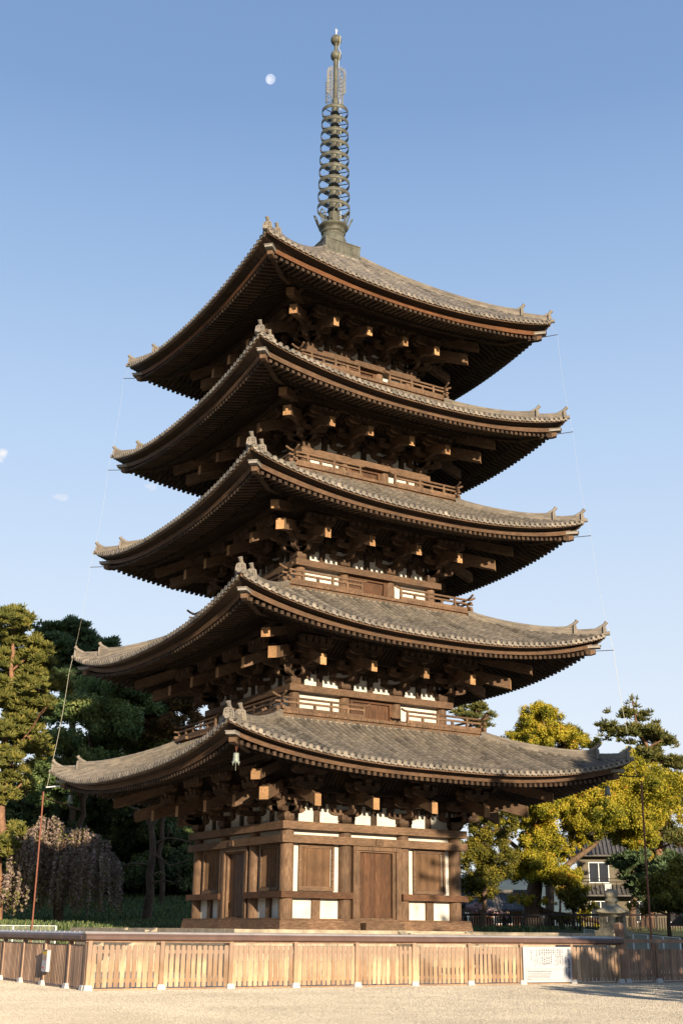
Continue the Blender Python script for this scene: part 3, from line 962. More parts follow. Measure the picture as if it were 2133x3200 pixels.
HALF = [(math.cos(a), math.sin(a)) for a in [0, PI / 5, 2 * PI / 5, 3 * PI / 5, 4 * PI / 5, PI]]
for k in range(5):
    we, rw = eave(k), RW[k]
    rt = MB()
    for sd in range(4):
        T = side(sd)
        # under-tile surface, coloured darker for shade in the gaps between rows
        nu, nv = 40, 14
        vs = []
        for j in range(nv + 1):
            v = we - 0.02 - (we - 0.02 - rw) * j / nv
            for i in range(nu + 1):
                t = -1 + 2 * i / nu
                vs.append((t * v, v, roof_z(k, t * v, v) - (0.045 if j else 0.0)))
        fs = [(j * (nu + 1) + i, j * (nu + 1) + i + 1, (j + 1) * (nu + 1) + i + 1, (j + 1) * (nu + 1) + i) for j in range(nv) for i in range(nu)]
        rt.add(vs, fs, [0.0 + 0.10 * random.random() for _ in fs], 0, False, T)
        # rows of round tiles
        pitch = 0.322
        nr = int((2 * (we - 0.12)) / pitch)
        r = 0.104
        for i in range(nr + 1):
            u = -(nr * pitch) / 2 + i * pitch
            vend = max(rw, abs(u) + 0.05)
            v = we + 0.02
            first = True
            stag = random.uniform(0.16, 0.36)
            rowt = random.gauss(0.5, 0.12)
            while v > vend + 0.02:
                v2 = max(vend, v - (stag if first else 0.36))
                za, zb_ = roof_z(k, u, v), roof_z(k, u, v2)
                tn = min(1, max(0.15, random.gauss(rowt, 0.13)))
                vs = [(u + c * r * 1.03, v, za + s * r * 1.03 + 0.004) for c, s in HALF] + [(u + c * r * 0.97, v2, zb_ + s * r * 0.97 - 0.002) for c, s in HALF]
                rt.add(vs, [(q, q + 1, q + 7, q + 6) for q in range(5)], tn, 0, True, T)
                if first:
                    # round end disc with a raised rim
                    cz = za + 0.01
                    n = 12
                    R1, R2 = 0.105, 0.076
                    ring = lambda rad, vv: [(u + rad * math.cos(2 * PI * q / n), vv, cz + rad * math.sin(2 * PI * q / n)) for q in range(n)]
                    vs = ring(R1, v - 0.05) + ring(R1, v + 0.012) + ring(R2, v + 0.012) + ring(R2, v - 0.006)
                    fs = []
                    for a in range(3):
                        fs += [(a * n + q, a * n + (q + 1) % n, (a + 1) * n + (q + 1) % n, (a + 1) * n + q) for q in range(n)]
                    tt = min(1, tn + 0.05)
                    rt.add(vs, fs, tt, 0, False, T)
                    rt.add(vs[3 * n:], [tuple(range(n))], min(1, tt + random.choice([-0.1, 0.0, 0.12])), 0, False, T)
                    # flat eave tile between the rows, sagging lip
                    um = u + pitch / 2
                    zm = roof_z(k, um, we)
                    hw = pitch / 2 - 0.04
                    lip = [(um - hw, 0.02), (um - hw * 0.5, -0.015), (um, -0.03), (um + hw * 0.5, -0.015), (um + hw, 0.02)]
                    bot = [(um + hw, -0.05), (um + hw * 0.5, -0.10), (um, -0.118), (um - hw * 0.5, -0.10), (um - hw, -0.05)]
                    if i < nr:
                        rt.prism([(a, zm + b) for a, b in lip + bot], lambda a, b, s: (a, we + (-0.15, 0.0)[s], b), T, min(1, tn + 0.05))
                    first = False
                v = v2
    roof = rt.build('roof', 'roof_tile', pagoda)
    # rim course where the balcony stands
    rm_ = MB()
    for sd in range(4):
        e = 0.002 * (sd % 2)
        u = -rw
        while u < rw - 0.01:
            u2 = min(rw, u + random.uniform(0.3, 0.5))
            rm_.box(u + 0.003, u2 - 0.003, rw - 0.25, rw + 0.10 - e + random.uniform(-0.01, 0.01), RZ[k] - 0.22, RZ[k] - 0.06, side(sd))
            rm_.box(u + 0.003, u2 - 0.003, rw - 0.25, rw + 0.03 - e + random.uniform(-0.01, 0.01), RZ[k] - 0.058, RZ[k] + 0.018, side(sd))
            u = u2
    rm_.build('rim_tile', 'rim_mortar', roof)
    # eave boards
    eb = MB()
    for sd in range(4):
        T = side(sd)
        sweep(eb, k, [(-0.07, -0.11), (-0.07, -0.20), (-0.14, -0.20), (-0.14, -0.11)], T=T)
    eb.build('tile_board', 'end_wood' if k < 0 else 'beam_wood', roof)
    ks = MB()
    for sd in range(4):
        T = side(sd)
        sweep(ks, k, [(-0.12, -0.15), (-0.12, -0.195), (-0.70, -0.205), (-0.70, -0.15)], T=T, lf=[1, 1, SF[k], SF[k]])
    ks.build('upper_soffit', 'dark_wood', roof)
    kb = MB()
    for sd in range(4):
        T = side(sd)
        sweep(kb, k, [(-0.53, -0.208), (-0.56, -0.425), (-0.74, -0.425), (-0.74, -0.208)], T=T, lf=[SF[k]] * 4)
    kb.build('eave_board', 'red_wood' if k > 3 else 'eave_wood', roof)
    # rafters in two tiers with boarding above
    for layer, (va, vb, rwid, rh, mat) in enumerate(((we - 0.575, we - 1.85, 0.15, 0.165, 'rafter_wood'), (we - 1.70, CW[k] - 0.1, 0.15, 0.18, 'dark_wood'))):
        rf = MB()
        for sd in range(4):
            T = side(sd)
            pitch = 0.293
            nr = int(2 * (va - 0.25) / pitch)
            for i in range(nr + 1):
                u = -(nr * pitch) / 2 + i * pitch
                vi = max(vb, abs(u) + 0.02)
                if va - vi < 0.08: continue
                cuts = [va, vi] if layer == 0 else [va, (va + vi) / 2, vi]
                P = [(v, soffit_z(k, u, v, layer)) for v in cuts]
                pr = P + [(v, z + rh) for v, z in P[::-1]]
                rf.prism(pr, lambda a, b, s: (u + (-rwid / 2, rwid / 2)[s], a, b), T)
            nu, nv = 24, 5
            vs = []
            for j in range(nv + 1):
                v = va + 0.03 - (va - vb) * j / nv
                for i in range(nu + 1):
                    t = -1 + 2 * i / nu
                    vs.append((t * v, v, soffit_z(k, t * v, v, layer) + rh - 0.01))
            fs = [(j * (nu + 1) + i, j * (nu + 1) + i + 1, (j + 1) * (nu + 1) + i + 1, (j + 1) * (nu + 1) + i) for j in range(nv) for i in range(nu)]
            rf.add(vs, fs, 0.3, 0, False, T)
            if layer == 1:   # kioi beam at the ends of the lower tier
                vs = []
                for i in range(nu + 1):
                    t = -1 + 2 * i / nu
                    for dv, dz in ((0.07, 0.165), (0.07, 0.02 + 0.165), (-0.1, 0.185 + 0.02), (-0.1, 0.16)):
                        v = va + dv
                        vs.append((t * v, v, soffit_z(k, t * v, va, 1) + dz))
                fs = []
                for i in range(nu):
                    for j in range(4):
                        j2 = (j + 1) % 4
                        fs.append((4 * i + j, 4 * i + j2, 4 * i + 4 + j2, 4 * i + 4 + j))
                rf.add(vs, fs, 0.5, 0, False, T)
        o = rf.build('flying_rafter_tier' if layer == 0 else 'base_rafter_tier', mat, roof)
        o['kind'] = 'stuff'
    for sd in range(4):
        Dg = diag(sd)
        s2 = math.sqrt(2)
        # hip rafter
        hr = MB()
        pts = []
        vend = we - 0.60
        for j in range(9):
            v = vend - (vend - CW[k]) * j / 8
            z = soffit_z(k, v, v, 0 if v > we - 1.75 else 1)
            pts.append((v * s2, z))
        prof = [(a, z - 0.14) for a, z in pts] + [(a, z + 0.20) for a, z in pts[::-1]]
        n = len(pts)
        hw = 0.115
        vs = [(-hw, a, z - 0.10) for a, z in pts] + [(hw, a, z - 0.10) for a, z in pts] + [(-hw, a, z + 0.22) for a, z in pts] + [(hw, a, z + 0.22) for a, z in pts]
        fs = []
        for i in range(n - 1):
            fs += [(i, i + 1, n + i + 1, n + i), (2 * n + i, 3 * n + i, 3 * n + i + 1, 2 * n + i + 1), (i, 2 * n + i, 2 * n + i + 1, i + 1), (n + i, n + i + 1, 3 * n + i + 1, 3 * n + i)]
        fs += [(0, n, 3 * n, 2 * n), (n - 1, 2 * n - 1, 4 * n - 1, 3 * n - 1)]
        hr.add(vs, fs, 0.7, 0, False, Dg)
        a0, za = pts[0]
        hp = hr.build('hip_rafter', 'rafter_wood', roof)
        hr = MB()
        hr.prism([(a0 + 0.0005, za - 0.10), (a0 + 0.24, za - 0.04), (a0 + 0.26, za + 0.14), (a0 + 0.0005, za + 0.16)], lambda a, b, s: ((-0.13, 0.13)[s], a, b), Dg, 0.9)
        hr.build('rafter_nose', 'beam_wood', roof)
        cp = MB()
        cp.box(-0.19, 0.19, a0 - 0.35, a0 + 0.48, za + 0.225, za + 0.335, Dg, 0.8)
        cp.box(-0.22, 0.22, a0 - 0.35, a0 + 0.52, za + 0.336, za + 0.36, Dg, 0.8)
        cp.build('rafter_cap', 'roof_cap_metal', roof)
        # hip ridge: stacked flat tiles and a round cover tile; stepped, ends turn up
        rd = MB()
        def ridge(va, vb, h, hw, curl):
            """from va (outer) to vb (inner); curl lifts the outer end"""
            n = max(6, int((va - vb) / 0.3))
            lv = 5
            st = []
            for i in range(n + 1):
                v = va - (va - vb) * i / n
                zb_ = roof_z(k, v, v) - 0.03
                cu = curl * max(0, 1 - (va - v) / 1.1) ** 2
                st.append((v * s2, zb_, cu))
            for L_ in range(lv):
                f0, f1 = L_ / lv, (L_ + 0.86) / lv
                w0 = hw * (1.12 if L_ == 0 else 1.0 - 0.04 * L_)
                vs = []
                for a, zb_, cu in st:
                    H = h + cu
                    for x, z in ((-w0, zb_ + H * f0), (w0, zb_ + H * f0), (w0, zb_ + H * f1), (-w0, zb_ + H * f1)):
                        vs.append((x, a, z))
                fs = [(0, 1, 2, 3)]
                for i in range(n):
                    for j in range(4):
                        j2 = (j + 1) % 4
                        fs.append((4 * i + j, 4 * i + j2, 4 * i + 4 + j2, 4 * i + 4 + j))
                rd.add(vs, fs, [0.25 + 0.5 * random.random() for _ in fs], 0, False, Dg)
            for i in range(n):
                a, zb_, cu = st[i]; a2, zb2, cu2 = st[i + 1]
                rr = 0.10
                vs = [(c * rr * 1.04, a, zb_ + h + cu + s * rr * 1.04) for c, s in HALF] + [(c * rr * 0.95, a2 - 0.0, zb2 + h + cu2 + s * rr * 0.95) for c, s in HALF]
                rd.add(vs, [(q, q + 1, q + 7, q + 6) for q in range(5)], 0.3 + 0.4 * random.random(), 0, True, Dg)
            return st
        vin = we - 1.12 if k < 4 else we - 1.15
        stA = ridge(vin, rw - 0.05, 0.27, 0.125, 0.10)
        stB = ridge(we - 0.13, vin - 0.1, 0.19, 0.115, 0.08)
        # corner disc at the very tip
        a_t = (we + 0.06) * s2
        zt = roof_z(k, we, we) + 0.03
        rd.tube([(0, a_t - 0.5, zt - 0.03), (0, a_t - 0.02, zt), (0, a_t + 0.04, zt + 0.004)], [0.10, 0.105, 0.108], 12, Dg, 0.75)
        rd.build('hip_ridge', 'roof_tile', roof)
        for (a, zb_, cu), h, sc in ((stA[0], 0.27, 0.95), (stB[0], 0.19, 0.9)):
            oo = MB()
            y0 = a + 0.005
            w = 0.25 * sc
            ht = (h + cu + 0.16)
            pf = [(-w, -0.02), (w, -0.02), (w * 0.92, ht * 0.55), (w * 0.80, ht * 0.88), (w * 0.45, ht * 1.0), (-w * 0.45, ht * 1.0), (-w * 0.80, ht * 0.88), (-w * 0.92, ht * 0.55)]
            oo.prism(pf, lambda p, q, s: (p, y0 + (0, 0.09)[s], zb_ + q), Dg, 0.6)
            # moulded relief: brow, cheeks, snout, rim
            for (px, pz, pr) in ((-0.09, 0.62, 0.055), (0.09, 0.62, 0.055), (0, 0.44, 0.07), (-0.13, 0.3, 0.06), (0.13, 0.3, 0.06), (0, 0.2, 0.05), (-0.10, 0.80, 0.045), (0.10, 0.80, 0.045)):
                x, y, z = Dg(px * sc, y0 + 0.10, zb_ + pz * ht)
                oo.sphere((x, y, z), pr * sc, 0.8, 8, 0.5 + 0.3 * random.random())
            for sx in (-1, 1):
                oo.tube([(sx * w * 0.93, y0 + 0.10, zb_ + 0.05), (sx * w * 0.86, y0 + 0.10, zb_ + ht * 0.55), (sx * w * 0.72, y0 + 0.10, zb_ + ht * 0.86)], 0.028, 6, Dg, 0.75)
            # long round tile leaning forward above it
            oo.tube([(0, y0 - 0.34, zb_ + h + cu + 0.0), (0, y0 - 0.05, zb_ + ht * 0.98), (0, y0 + 0.10, zb_ + ht + 0.10), (0, y0 + 0.17, zb_ + ht + 0.20)], [0.09, 0.085, 0.085, 0.10], 12, Dg, 0.65)
            oo.build('ridge_ornament', 'roof_tile', roof)

# ---- finial
fin = MB()
bw, bz0, bz1 = 1.16, RZ[4] + 0.02, 38.62
for sd in range(4):
    T = side(sd)
    e = 0.002 * (sd % 2)
    fin.box(-bw + 0.03 + 2 * e, bw - 0.03 - 2 * e, bw - 0.2, bw - 0.03 - e, bz0 + 0.3, bz1 - 0.05, T, 0.6)
    for i in range(5):
        fin.box(-bw + 0.01, bw - 0.01, bw - 0.1, bw - 0.04 + 0.06 * (1 - i / 5) - e, bz0 - 0.2 + i * 0.1, bz0 - 0.2 + i * 0.1 + 0.085, T, 0.2 + 0.1 * i)
    for i in range(4):
        u = -bw + 0.28 + i * (2 * bw - 0.56) / 3
        fin.box(u - 0.03, u + 0.03, bw - 0.029, bw - 0.012, bz0 + 0.32, bz1 - 0.28, T, 0.3)
    fin.box(-bw + 0.02 + 3 * e, bw - 0.02 - 3 * e, bw - 0.2, bw - 0.02 - 2 * e, bz1 - 0.22, bz1 - 0.1, T, 0.55)
fin.box(-bw, bw, -bw, bw, bz1 - 0.05, bz1 + 0.02, None, 0.4)
finial = fin.build('finial', 'bronze', pagoda)
dm = MB()
dm.lathe([(0.78, bz1 + 0.02), (0.80, 38.85), (0.77, 39.15), (0.68, 39.42), (0.60, 39.54), (0.60, 39.66), (0.70, 39.69), (0.72, 39.77), (0.62, 39.80), (0.61, 39.90), (0.74, 40.0), (0.86, 40.08), (0.86, 40.15), (0.4, 40.18), (0.3, 40.2)], 32)
for i in range(8):
    a = 2 * PI * i / 8
    dm.box(0.60 * math.cos(a) - 0.025, 0.60 * math.cos(a) + 0.025, 0.60 * math.sin(a) - 0.025, 0.60 * math.sin(a) + 0.025, 39.58, 39.65)
dm.build('inverted_bowl', 'bronze', finial)
for i in range(8):
    a = 2 * PI * (i + 0.5) / 8
    T = (lambda a: lambda u, v, z: (v * math.cos(a) - u * math.sin(a), v * math.sin(a) + u * math.cos(a), z))(a)
    pt = MB()
    lp = [(-0.13, 0.84, 40.13), (-0.17, 0.93, 40.38), (-0.15, 1.02, 40.63), (-0.07, 1.10, 40.78), (0, 1.13, 40.82), (0.07, 1.10, 40.78), (0.15, 1.02, 40.63), (0.17, 0.93, 40.38), (0.13, 0.84, 40.13)]
    pt.tube([T(*p) for p in lp], 0.035, 6)
    pt.tube([T(0, 0.84, 40.13), T(0, 0.92, 40.38), T(0, 0.99, 40.58)], [0.05, 0.045, 0.02], 6)
    pt.build('lotus_petal', 'bronze', finial)
po = MB()
po.lathe([(0.31, 40.1), (0.28, 42), (0.24, 45), (0.21, 48), (0.19, 49.0), (0.15, 49.1), (0.14, 51.9), (0.12, 52.0), (0.10, 53.1)], 16)
po.build('pole', 'bronze', finial)
for i in range(9):
    z = 48.06 - i * (48.06 - 41.36) / 8
    Rr = 0.78 + 0.17 * i / 8
    rg = MB()
    rg.lathe([(Rr - 0.02, z - 0.125), (Rr, z - 0.125), (Rr + 0.005, z + 0.125), (Rr - 0.02, z + 0.125), (Rr - 0.02, z - 0.125)], 36, caps=False)
    pr_ = 0.21 + 0.08 * i / 8
    rg.lathe([(pr_, z - 0.20), (pr_ + 0.07, z - 0.17), (pr_ + 0.07, z - 0.09), (pr_ + 0.02, z - 0.05), (pr_ + 0.02, z + 0.2)], 18, caps=False)
    for j in range(6):
        a = PI / 3 * j + 0.2
        c, s = math.cos(a), math.sin(a)
        rg.tube([(pr_ * c, pr_ * s, z - 0.10), ((Rr - 0.01) * c, (Rr - 0.01) * s, z - 0.10)], 0.026, 6)
    rg.build('ring', 'bronze', finial)
# open-work flame plates
for i in range(4):
    a = PI / 2 * i + 0.35
    T = (lambda a: lambda u, v, z: (u * math.cos(a) - v * math.sin(a), u * math.sin(a) + v * math.cos(a), z))(a)
    fl = MB()
    zb_, zt = 48.95, 51.45
    fl.tube([(0.18, 0, zb_), (0.76, 0, zb_ + 0.25)], 0.02, 5, T)
    fl.tube([(0.18, 0, zb_ + 0.9), (0.74, 0, zb_ + 1.15)], 0.018, 5, T)
    fl.tube([(0.66, 0, zb_ + 0.2), (0.66, 0, zt - 0.5)], 0.02, 5, T)
    fl.tube([(0.30, 0, zb_ + 0.1), (0.30, 0, zt - 0.2)], 0.016, 5, T)
    for j in range(17):   # flame tongues on the outer edge
        z = zb_ + 0.15 + j * 0.125
        o_ = 0.72 - max(0, j - 12) * 0.09
        fl.tube([(o_ - 0.1, 0, z), (o_ + 0.02, 0, z + 0.03), (o_ + 0.08, 0, z + 0.16)], [0.03, 0.03, 0.008], 5, T)
    for j in range(7):    # scrolls inside
        z = zb_ + 0.3 + j * 0.28
        for x0 in (0.38, 0.55):
            cc = [(x0 + 0.085 * math.cos(q) , 0, z + 0.10 * math.sin(q)) for q in np.linspace(0.4, 5.4, 9)]
            fl.tube(cc, 0.016, 4, T)
    fl.build('flame_plate', 'flame_metal', finial)
for z, r_ in ((52.22, 0.33), (53.40, 0.335)):
    bl = MB()
    bl.sphere((0, 0, z), r_, 1.05, 20)
    bl.lathe([(0.14, z - r_ - 0.06), (0.16, z - r_ + 0.0), (0.12, z - r_ + 0.04)], 12)
    bl.build('jewel_ball', 'bronze', finial)
sp = MB()
sp.tube([(0, 0, 53.7), (0, 0, 54.1)], [0.04, 0.02], 6)
for j in range(5):
    a = 2 * PI * j / 5
    sp.tube([(0, 0, 53.98), (0.05 * math.cos(a), 0.05 * math.sin(a), 54.08), (0.10 * math.cos(a), 0.10 * math.sin(a), 54.2)], [0.014, 0.012, 0.006], 5)
sp.tube([(0, 0, 54.1), (0, 0, 54.32)], [0.016, 0.006], 5)
sp.build('lightning_rod', 'white_metal', finial)
cbm = MB()
cbm.tube([(-0.02, -0.04, 53.74), (0.1, -0.34, 53.5), (0.1, -0.30, 53.1), (0.1, -0.12, 52.8), (0.12, -0.36, 52.3), (0.1, -0.2, 51.8), (0.12, -0.18, 50.0), (0.2, -0.32, 48), (0.22, -0.36, 44), (0.25, -0.4, 40.2)], 0.018, 5)
cbm.build('ground_cable', 'pale_wire', finial)

# ================================================================== GROUND
def smooth(a, b, x):
    t = np.clip((x - a) / (b - a), 0, 1)
    return t * t * (3 - 2 * t)
def bank_h(x, y):
    a = (x + 30.73) * 0.5127 + (y + 52.76) * 0.8586
    p = (x + 30.73) * 0.8586 - (y + 52.76) * 0.5127
    h = 1.9 * smooth(64, 79, a) + 2.6 * smooth(80, 112, a) * smooth(8, -6, p)
    near = smooth(11.0, 17.5, np.maximum(np.abs(x), np.abs(y)))
    return h * near
gb = MB()
S = 9000
gb.add([(-S, -S, -0.012), (S, -S, -0.012), (S, S, -0.012), (-S, S, -0.012)], [(0, 1, 2, 3)], 0.5)
tag(gb.build('ground', 'far_land'), None, None, kind='structure')
gb = MB()
gb.add([(-62, -66, 0), (20, -66, 0), (20, 16, 0), (-62, 16, 0)], [(0, 1, 2, 3)], 0.5)
g = gb.build('gravel_ground', 'gravel')
tag(g, None, None, kind='structure')
xs = np.linspace(-60, 110, 120); ys = np.linspace(-30, 120, 110)
vs = []; fs = []
for j, y in enumerate(ys):
    for i, x in enumerate(xs):
        h = float(bank_h(x, y))
        vs.append((x, y, h - 0.06 + (0.12 * math.sin(x * 1.3 + y * 0.7) * min(1, h))))
nx = len(xs)
for j in range(len(ys) - 1):
    for i in range(nx - 1):
        fs.append((j * nx + i, j * nx + i + 1, (j + 1) * nx + i + 1, (j + 1) * nx + i))
gm = MB(); gm.add(vs, fs, 0.5, 0, True)
tag(gm.build('grass_bank', 'grass_soil'), None, None, kind='structure')
# grass blades over the bank (what nobody could count)
n = 60000
gx = rng.uniform(-16, 34, n); gy = rng.uniform(8, 48, n)
hh = bank_h(gx, gy)
ok = hh > 0.5
gx, gy, hh = gx[ok], gy[ok], hh[ok]
n = len(gx)
ang = rng.uniform(0, 2 * PI, n); w = rng.uniform(0.05, 0.12, n); ht = rng.uniform(0.08, 0.28, n)
dx, dy = np.cos(ang) * w, np.sin(ang) * w
b = np.stack([gx, gy, hh - 0.1], 1)
tx = rng.normal(0, 0.06, (n, 2))
V = np.zeros((n, 4, 3))
V[:, 0] = b + np.stack([-dx, -dy, 0 * dx], 1); V[:, 1] = b + np.stack([dx, dy, 0 * dx], 1)
top = b + np.stack([tx[:, 0], tx[:, 1], ht + 0.1], 1)
V[:, 2] = top + np.stack([dx, dy, 0 * dx], 1) * 0.2; V[:, 3] = top - np.stack([dx, dy, 0 * dx], 1) * 0.2
tag(quads_obj('grass', V, rng.uniform(0, 1, n), 'deep_leaf'), None, None, kind='stuff')

# loose pebbles of the gravel yard (real stones, seen raked by the low sun)
n = 1000000
aa = 20.5 * (50 / 20.5) ** rng.uniform(0, 1, n)          # metres in front of the viewpoint
lat = rng.uniform(-0.5, 0.5, n) * (aa * 0.58 + 1.0)
gx = -30.73 + aa * 0.5127 + lat * 0.8586; gy = -52.76 + aa * 0.8586 - lat * 0.5127
ok = (gy < -17.45) | (gx < -18.0)
gx, gy, aa = gx[ok], gy[ok], aa[ok]
n = len(gx)
rr = rng.uniform(0.011, 0.023, n) * aa / 26
hh = rr * rng.uniform(0.5, 0.95, n)
V = np.zeros((n, 4, 3))
a0 = rng.uniform(0, 2 * PI, n)
for q in range(3):
    an = a0 + q * 2 * PI / 3 + rng.uniform(-0.35, 0.35, n)
    rb = rr * rng.uniform(0.85, 1.3, n)
    V[:, q] = np.stack([gx + rb * np.cos(an), gy + rb * np.sin(an), 0 * gx - 0.003], 1)
V[:, 3] = np.stack([gx + rr * rng.uniform(-0.3, 0.3, n), gy + rr * rng.uniform(-0.3, 0.3, n), hh], 1)
F = (np.arange(n) * 4)[:, None, None] + np.array([[0, 1, 3], [1, 2, 3], [2, 0, 3]])[None]
tag(tris_obj('gravel', V.reshape(-1, 3), F.reshape(-1, 3), np.repeat(rng.uniform(0, 1, n), 3), 'pebble'), None, None, kind='stuff')

# far hills
hm = MB()
for (bear, dist, wd, ht_) in ((38.5, 2600, 900, 130), (43.5, 3000, 1200, 165), (50, 3300, 1400, 190), (33, 3000, 1100, 120)):
    n = 24
    vs = []
    cx, cy = -30 + dist * math.sin(R(bear)), -52 + dist * math.cos(R(bear))
    tx_, ty_ = math.cos(R(bear)), -math.sin(R(bear))
    fxn, fyn = math.sin(R(bear)), math.cos(R(bear))
    for i in range(n + 1):
        s = -1 + 2 * i / n
        prof = ht_ * max(0, (1 - s * s)) ** 1.3 * (0.9 + 0.1 * math.sin(7 * s + bear))
        for d_, hz in ((-500, 0), (-250, prof * 0.6), (0, prof), (400, 0)):
            vs.append((cx + tx_ * s * wd + fxn * d_, cy + ty_ * s * wd + fyn * d_, hz - 1))
    fs = []
    for i in range(n):
        for j in range(3):
            fs.append((4 * i + j, 4 * i + j + 1, 4 * i + 5 + j, 4 * i + 4 + j))
    hm.add(vs, fs, 0.5, 0, True)
tag(hm.build('hills', 'hill_forest'), None, None, kind='structure')

# dark undergrowth and wood at the back of the bank, one mass of leaves
n = 90000
f_ = np.array([0.5127, 0.8586]); l_ = np.array([0.8586, -0.5127])
aa = rng.uniform(108, 118, n); lat = rng.uniform(-34, -11, n)
top_ = 9.5 + 2.2 * np.sin(lat * 0.9) + 1.4 * np.sin(lat * 2.3 + 1)
zz = 3.0 + (top_ - 3.0) * rng.uniform(0, 1, n) ** 0.9
C_ = np.stack([-30.73 + aa * f_[0] + lat * l_[0], -52.76 + aa * f_[1] + lat * l_[1], zz], 1)
N_ = rng.normal(0, 1, (n, 3)) + np.array([-0.4, -0.7, 0.3])
N_ /= np.linalg.norm(N_, axis=1, keepdims=True)
A_ = np.cross(N_, rng.normal(0, 1, (n, 3))); A_ /= np.linalg.norm(A_, axis=1, keepdims=True)
B_ = np.cross(N_, A_)
s_ = rng.uniform(0.15, 0.4, n)[:, None]
V = np.stack([C_ - A_ * s_, C_ + B_ * s_ * 0.6, C_ + A_ * s_, C_ - B_ * s_ * 0.6], 1)
tag(quads_obj('undergrowth', V, np.clip(rng.normal(0.35, 0.25, n), 0, 1), 'deep_leaf'), None, None, kind='stuff')

# unseen wood ringing the open sides, added to cut the low sky light
n = 36000
t_ = rng.uniform(0, 1, n)
west = t_ < 0.5
lx_ = np.where(west, rng.uniform(-92, -74, n), -80 + (t_ - 0.5) * 2 * 190)
ly_ = np.where(west, -130 + t_ * 2 * 250, rng.uniform(-150, -134, n))
hz_ = np.where(west, 21 + 4 * np.sin(ly_ * 0.21), 13 + 3 * np.sin(lx_ * 0.19)) * rng.uniform(0, 1, n)
C_ = np.stack([lx_, ly_, hz_], 1)
N_ = rng.normal(0, 1, (n, 3)); N_ /= np.linalg.norm(N_, axis=1, keepdims=True)
A_ = np.cross(N_, rng.normal(0, 1, (n, 3))); A_ /= np.linalg.norm(A_, axis=1, keepdims=True)
B_ = np.cross(N_, A_)
s_ = rng.uniform(0.5, 1.3, n)[:, None]
V = np.stack([C_ - A_ * s_, C_ + B_ * s_ * 0.7, C_ + A_ * s_, C_ - B_ * s_ * 0.7], 1)
tag(quads_obj('precinct_woods', V, rng.uniform(0, 1, n), 'deep_leaf'), None, None, kind='stuff')

# ================================================================== MOON
mm, t, p, out = new_mat('moon_surface')
v = noise_coord(t, (1, 1, 1))
nn = noise(t, v, 0.16, 4)
c = ramp(t, nn, [(0.36, (0.075, 0.075, 0.075)), (0.58, (0.17, 0.165, 0.16))])
df_ = t.nodes.new('ShaderNodeBsdfDiffuse')
t.links.new(c, df_.inputs['Color'])
tr_ = t.nodes.new('ShaderNodeBsdfTransparent')
ad = t.nodes.new('ShaderNodeAddShader')
t.links.new(df_.outputs[0], ad.inputs[0]); t.links.new(tr_.outputs[0], ad.inputs[1])
t.links.new(ad.outputs[0], out.inputs['Surface'])
MAT['moon'] = mm
mb = MB()
mb.sphere((0, 0, 0), 4.5, 1.0, 40)
mo = mb.build('moon', 'moon')
mo.location = (371.3, 752.45, 719.0)
tag(mo, 'pale waxing moon in the clear blue sky beside the pagoda spire', 'moon')

# ================================================================== WOODEN FENCES
FY = -17.70
FX = -17.95
posts_x = [-17.95, -15.74, -13.51, -11.29, -9.06, -6.87, -4.62, -2.40, -0.14, 2.12]

front = empty('picket_fence', (FX, FY, 0))
tag(front, 'long sunlit picket fence with a brown metal cap in front of the pagoda', 'fence')
def loc(mb, name, mats, parent):
    o = mb.build(name, mats, parent)
    bx = parent
    L = Vector((0, 0, 0))
    while bx is not None:
        L += bx.location; bx = bx.parent
    me = o.data
    me.transform(Matrix.Translation(-L))
    return o

def picket(mb, T, uc, w, z0, z1, v0, v1):
    c = 0.035
    ln_ = random.gauss(0, 0.005)
    mb.prism([(uc - w / 2, z0), (uc + w / 2, z0), (uc + w / 2 + ln_, z1 - c), (uc + w / 2 - c * 0.8 + ln_, z1), (uc - w / 2 + c * 0.8 + ln_, z1), (uc - w / 2 + ln_, z1 - c)], lambda a, b, s: (a, (v0, v1)[s], b), T)

def fence_run(parent, T, us, npick, pw, mat, zt=1.23, cap=True, blocks=True, postmat=None):
    """T maps (u along, v outward, z) to world; us: post positions"""
    for i, u in enumerate(us):
        pm = MB()
        pm.box(u - 0.06, u + 0.06, -0.06, 0.07, 0.12, 1.40 if cap else 1.38, T)
        loc(pm, 'post', postmat or mat, parent)
        if blocks:
            bm2 = MB()
            q = lambda r, z: [(u - r, -r, z), (u + r, -r, z), (u + r, r + 0.02, z), (u - r, r + 0.02, z)]
            bm2.hexa(q(0.14, -0.02), q(0.105, 0.16), T)
            loc(bm2, 'footing', 'concrete', parent)
    for i in range(len(us) - 1):
        a, b = us[i], us[i + 1]
        m = MB()
        lo, hi = min(a, b) + 0.06, max(a, b) - 0.06
        st = (hi - lo) / npick
        for j in range(npick):
            picket(m, T, lo + (j + 0.5) * st + random.uniform(-0.004, 0.004), pw * random.uniform(0.9, 1.06), 0.09 + random.uniform(-0.01, 0.01), zt + random.uniform(-0.008, 0.008), 0.012, 0.034)
        for z in (0.22, 1.0):
            m.box(lo - 0.02, hi + 0.02, -0.035, 0.011, z, z + 0.10, T)
        m.box(lo, hi, -0.03, 0.02, 0.02, 0.06, T)
        loc(m, 'slat_panel', mat, parent)

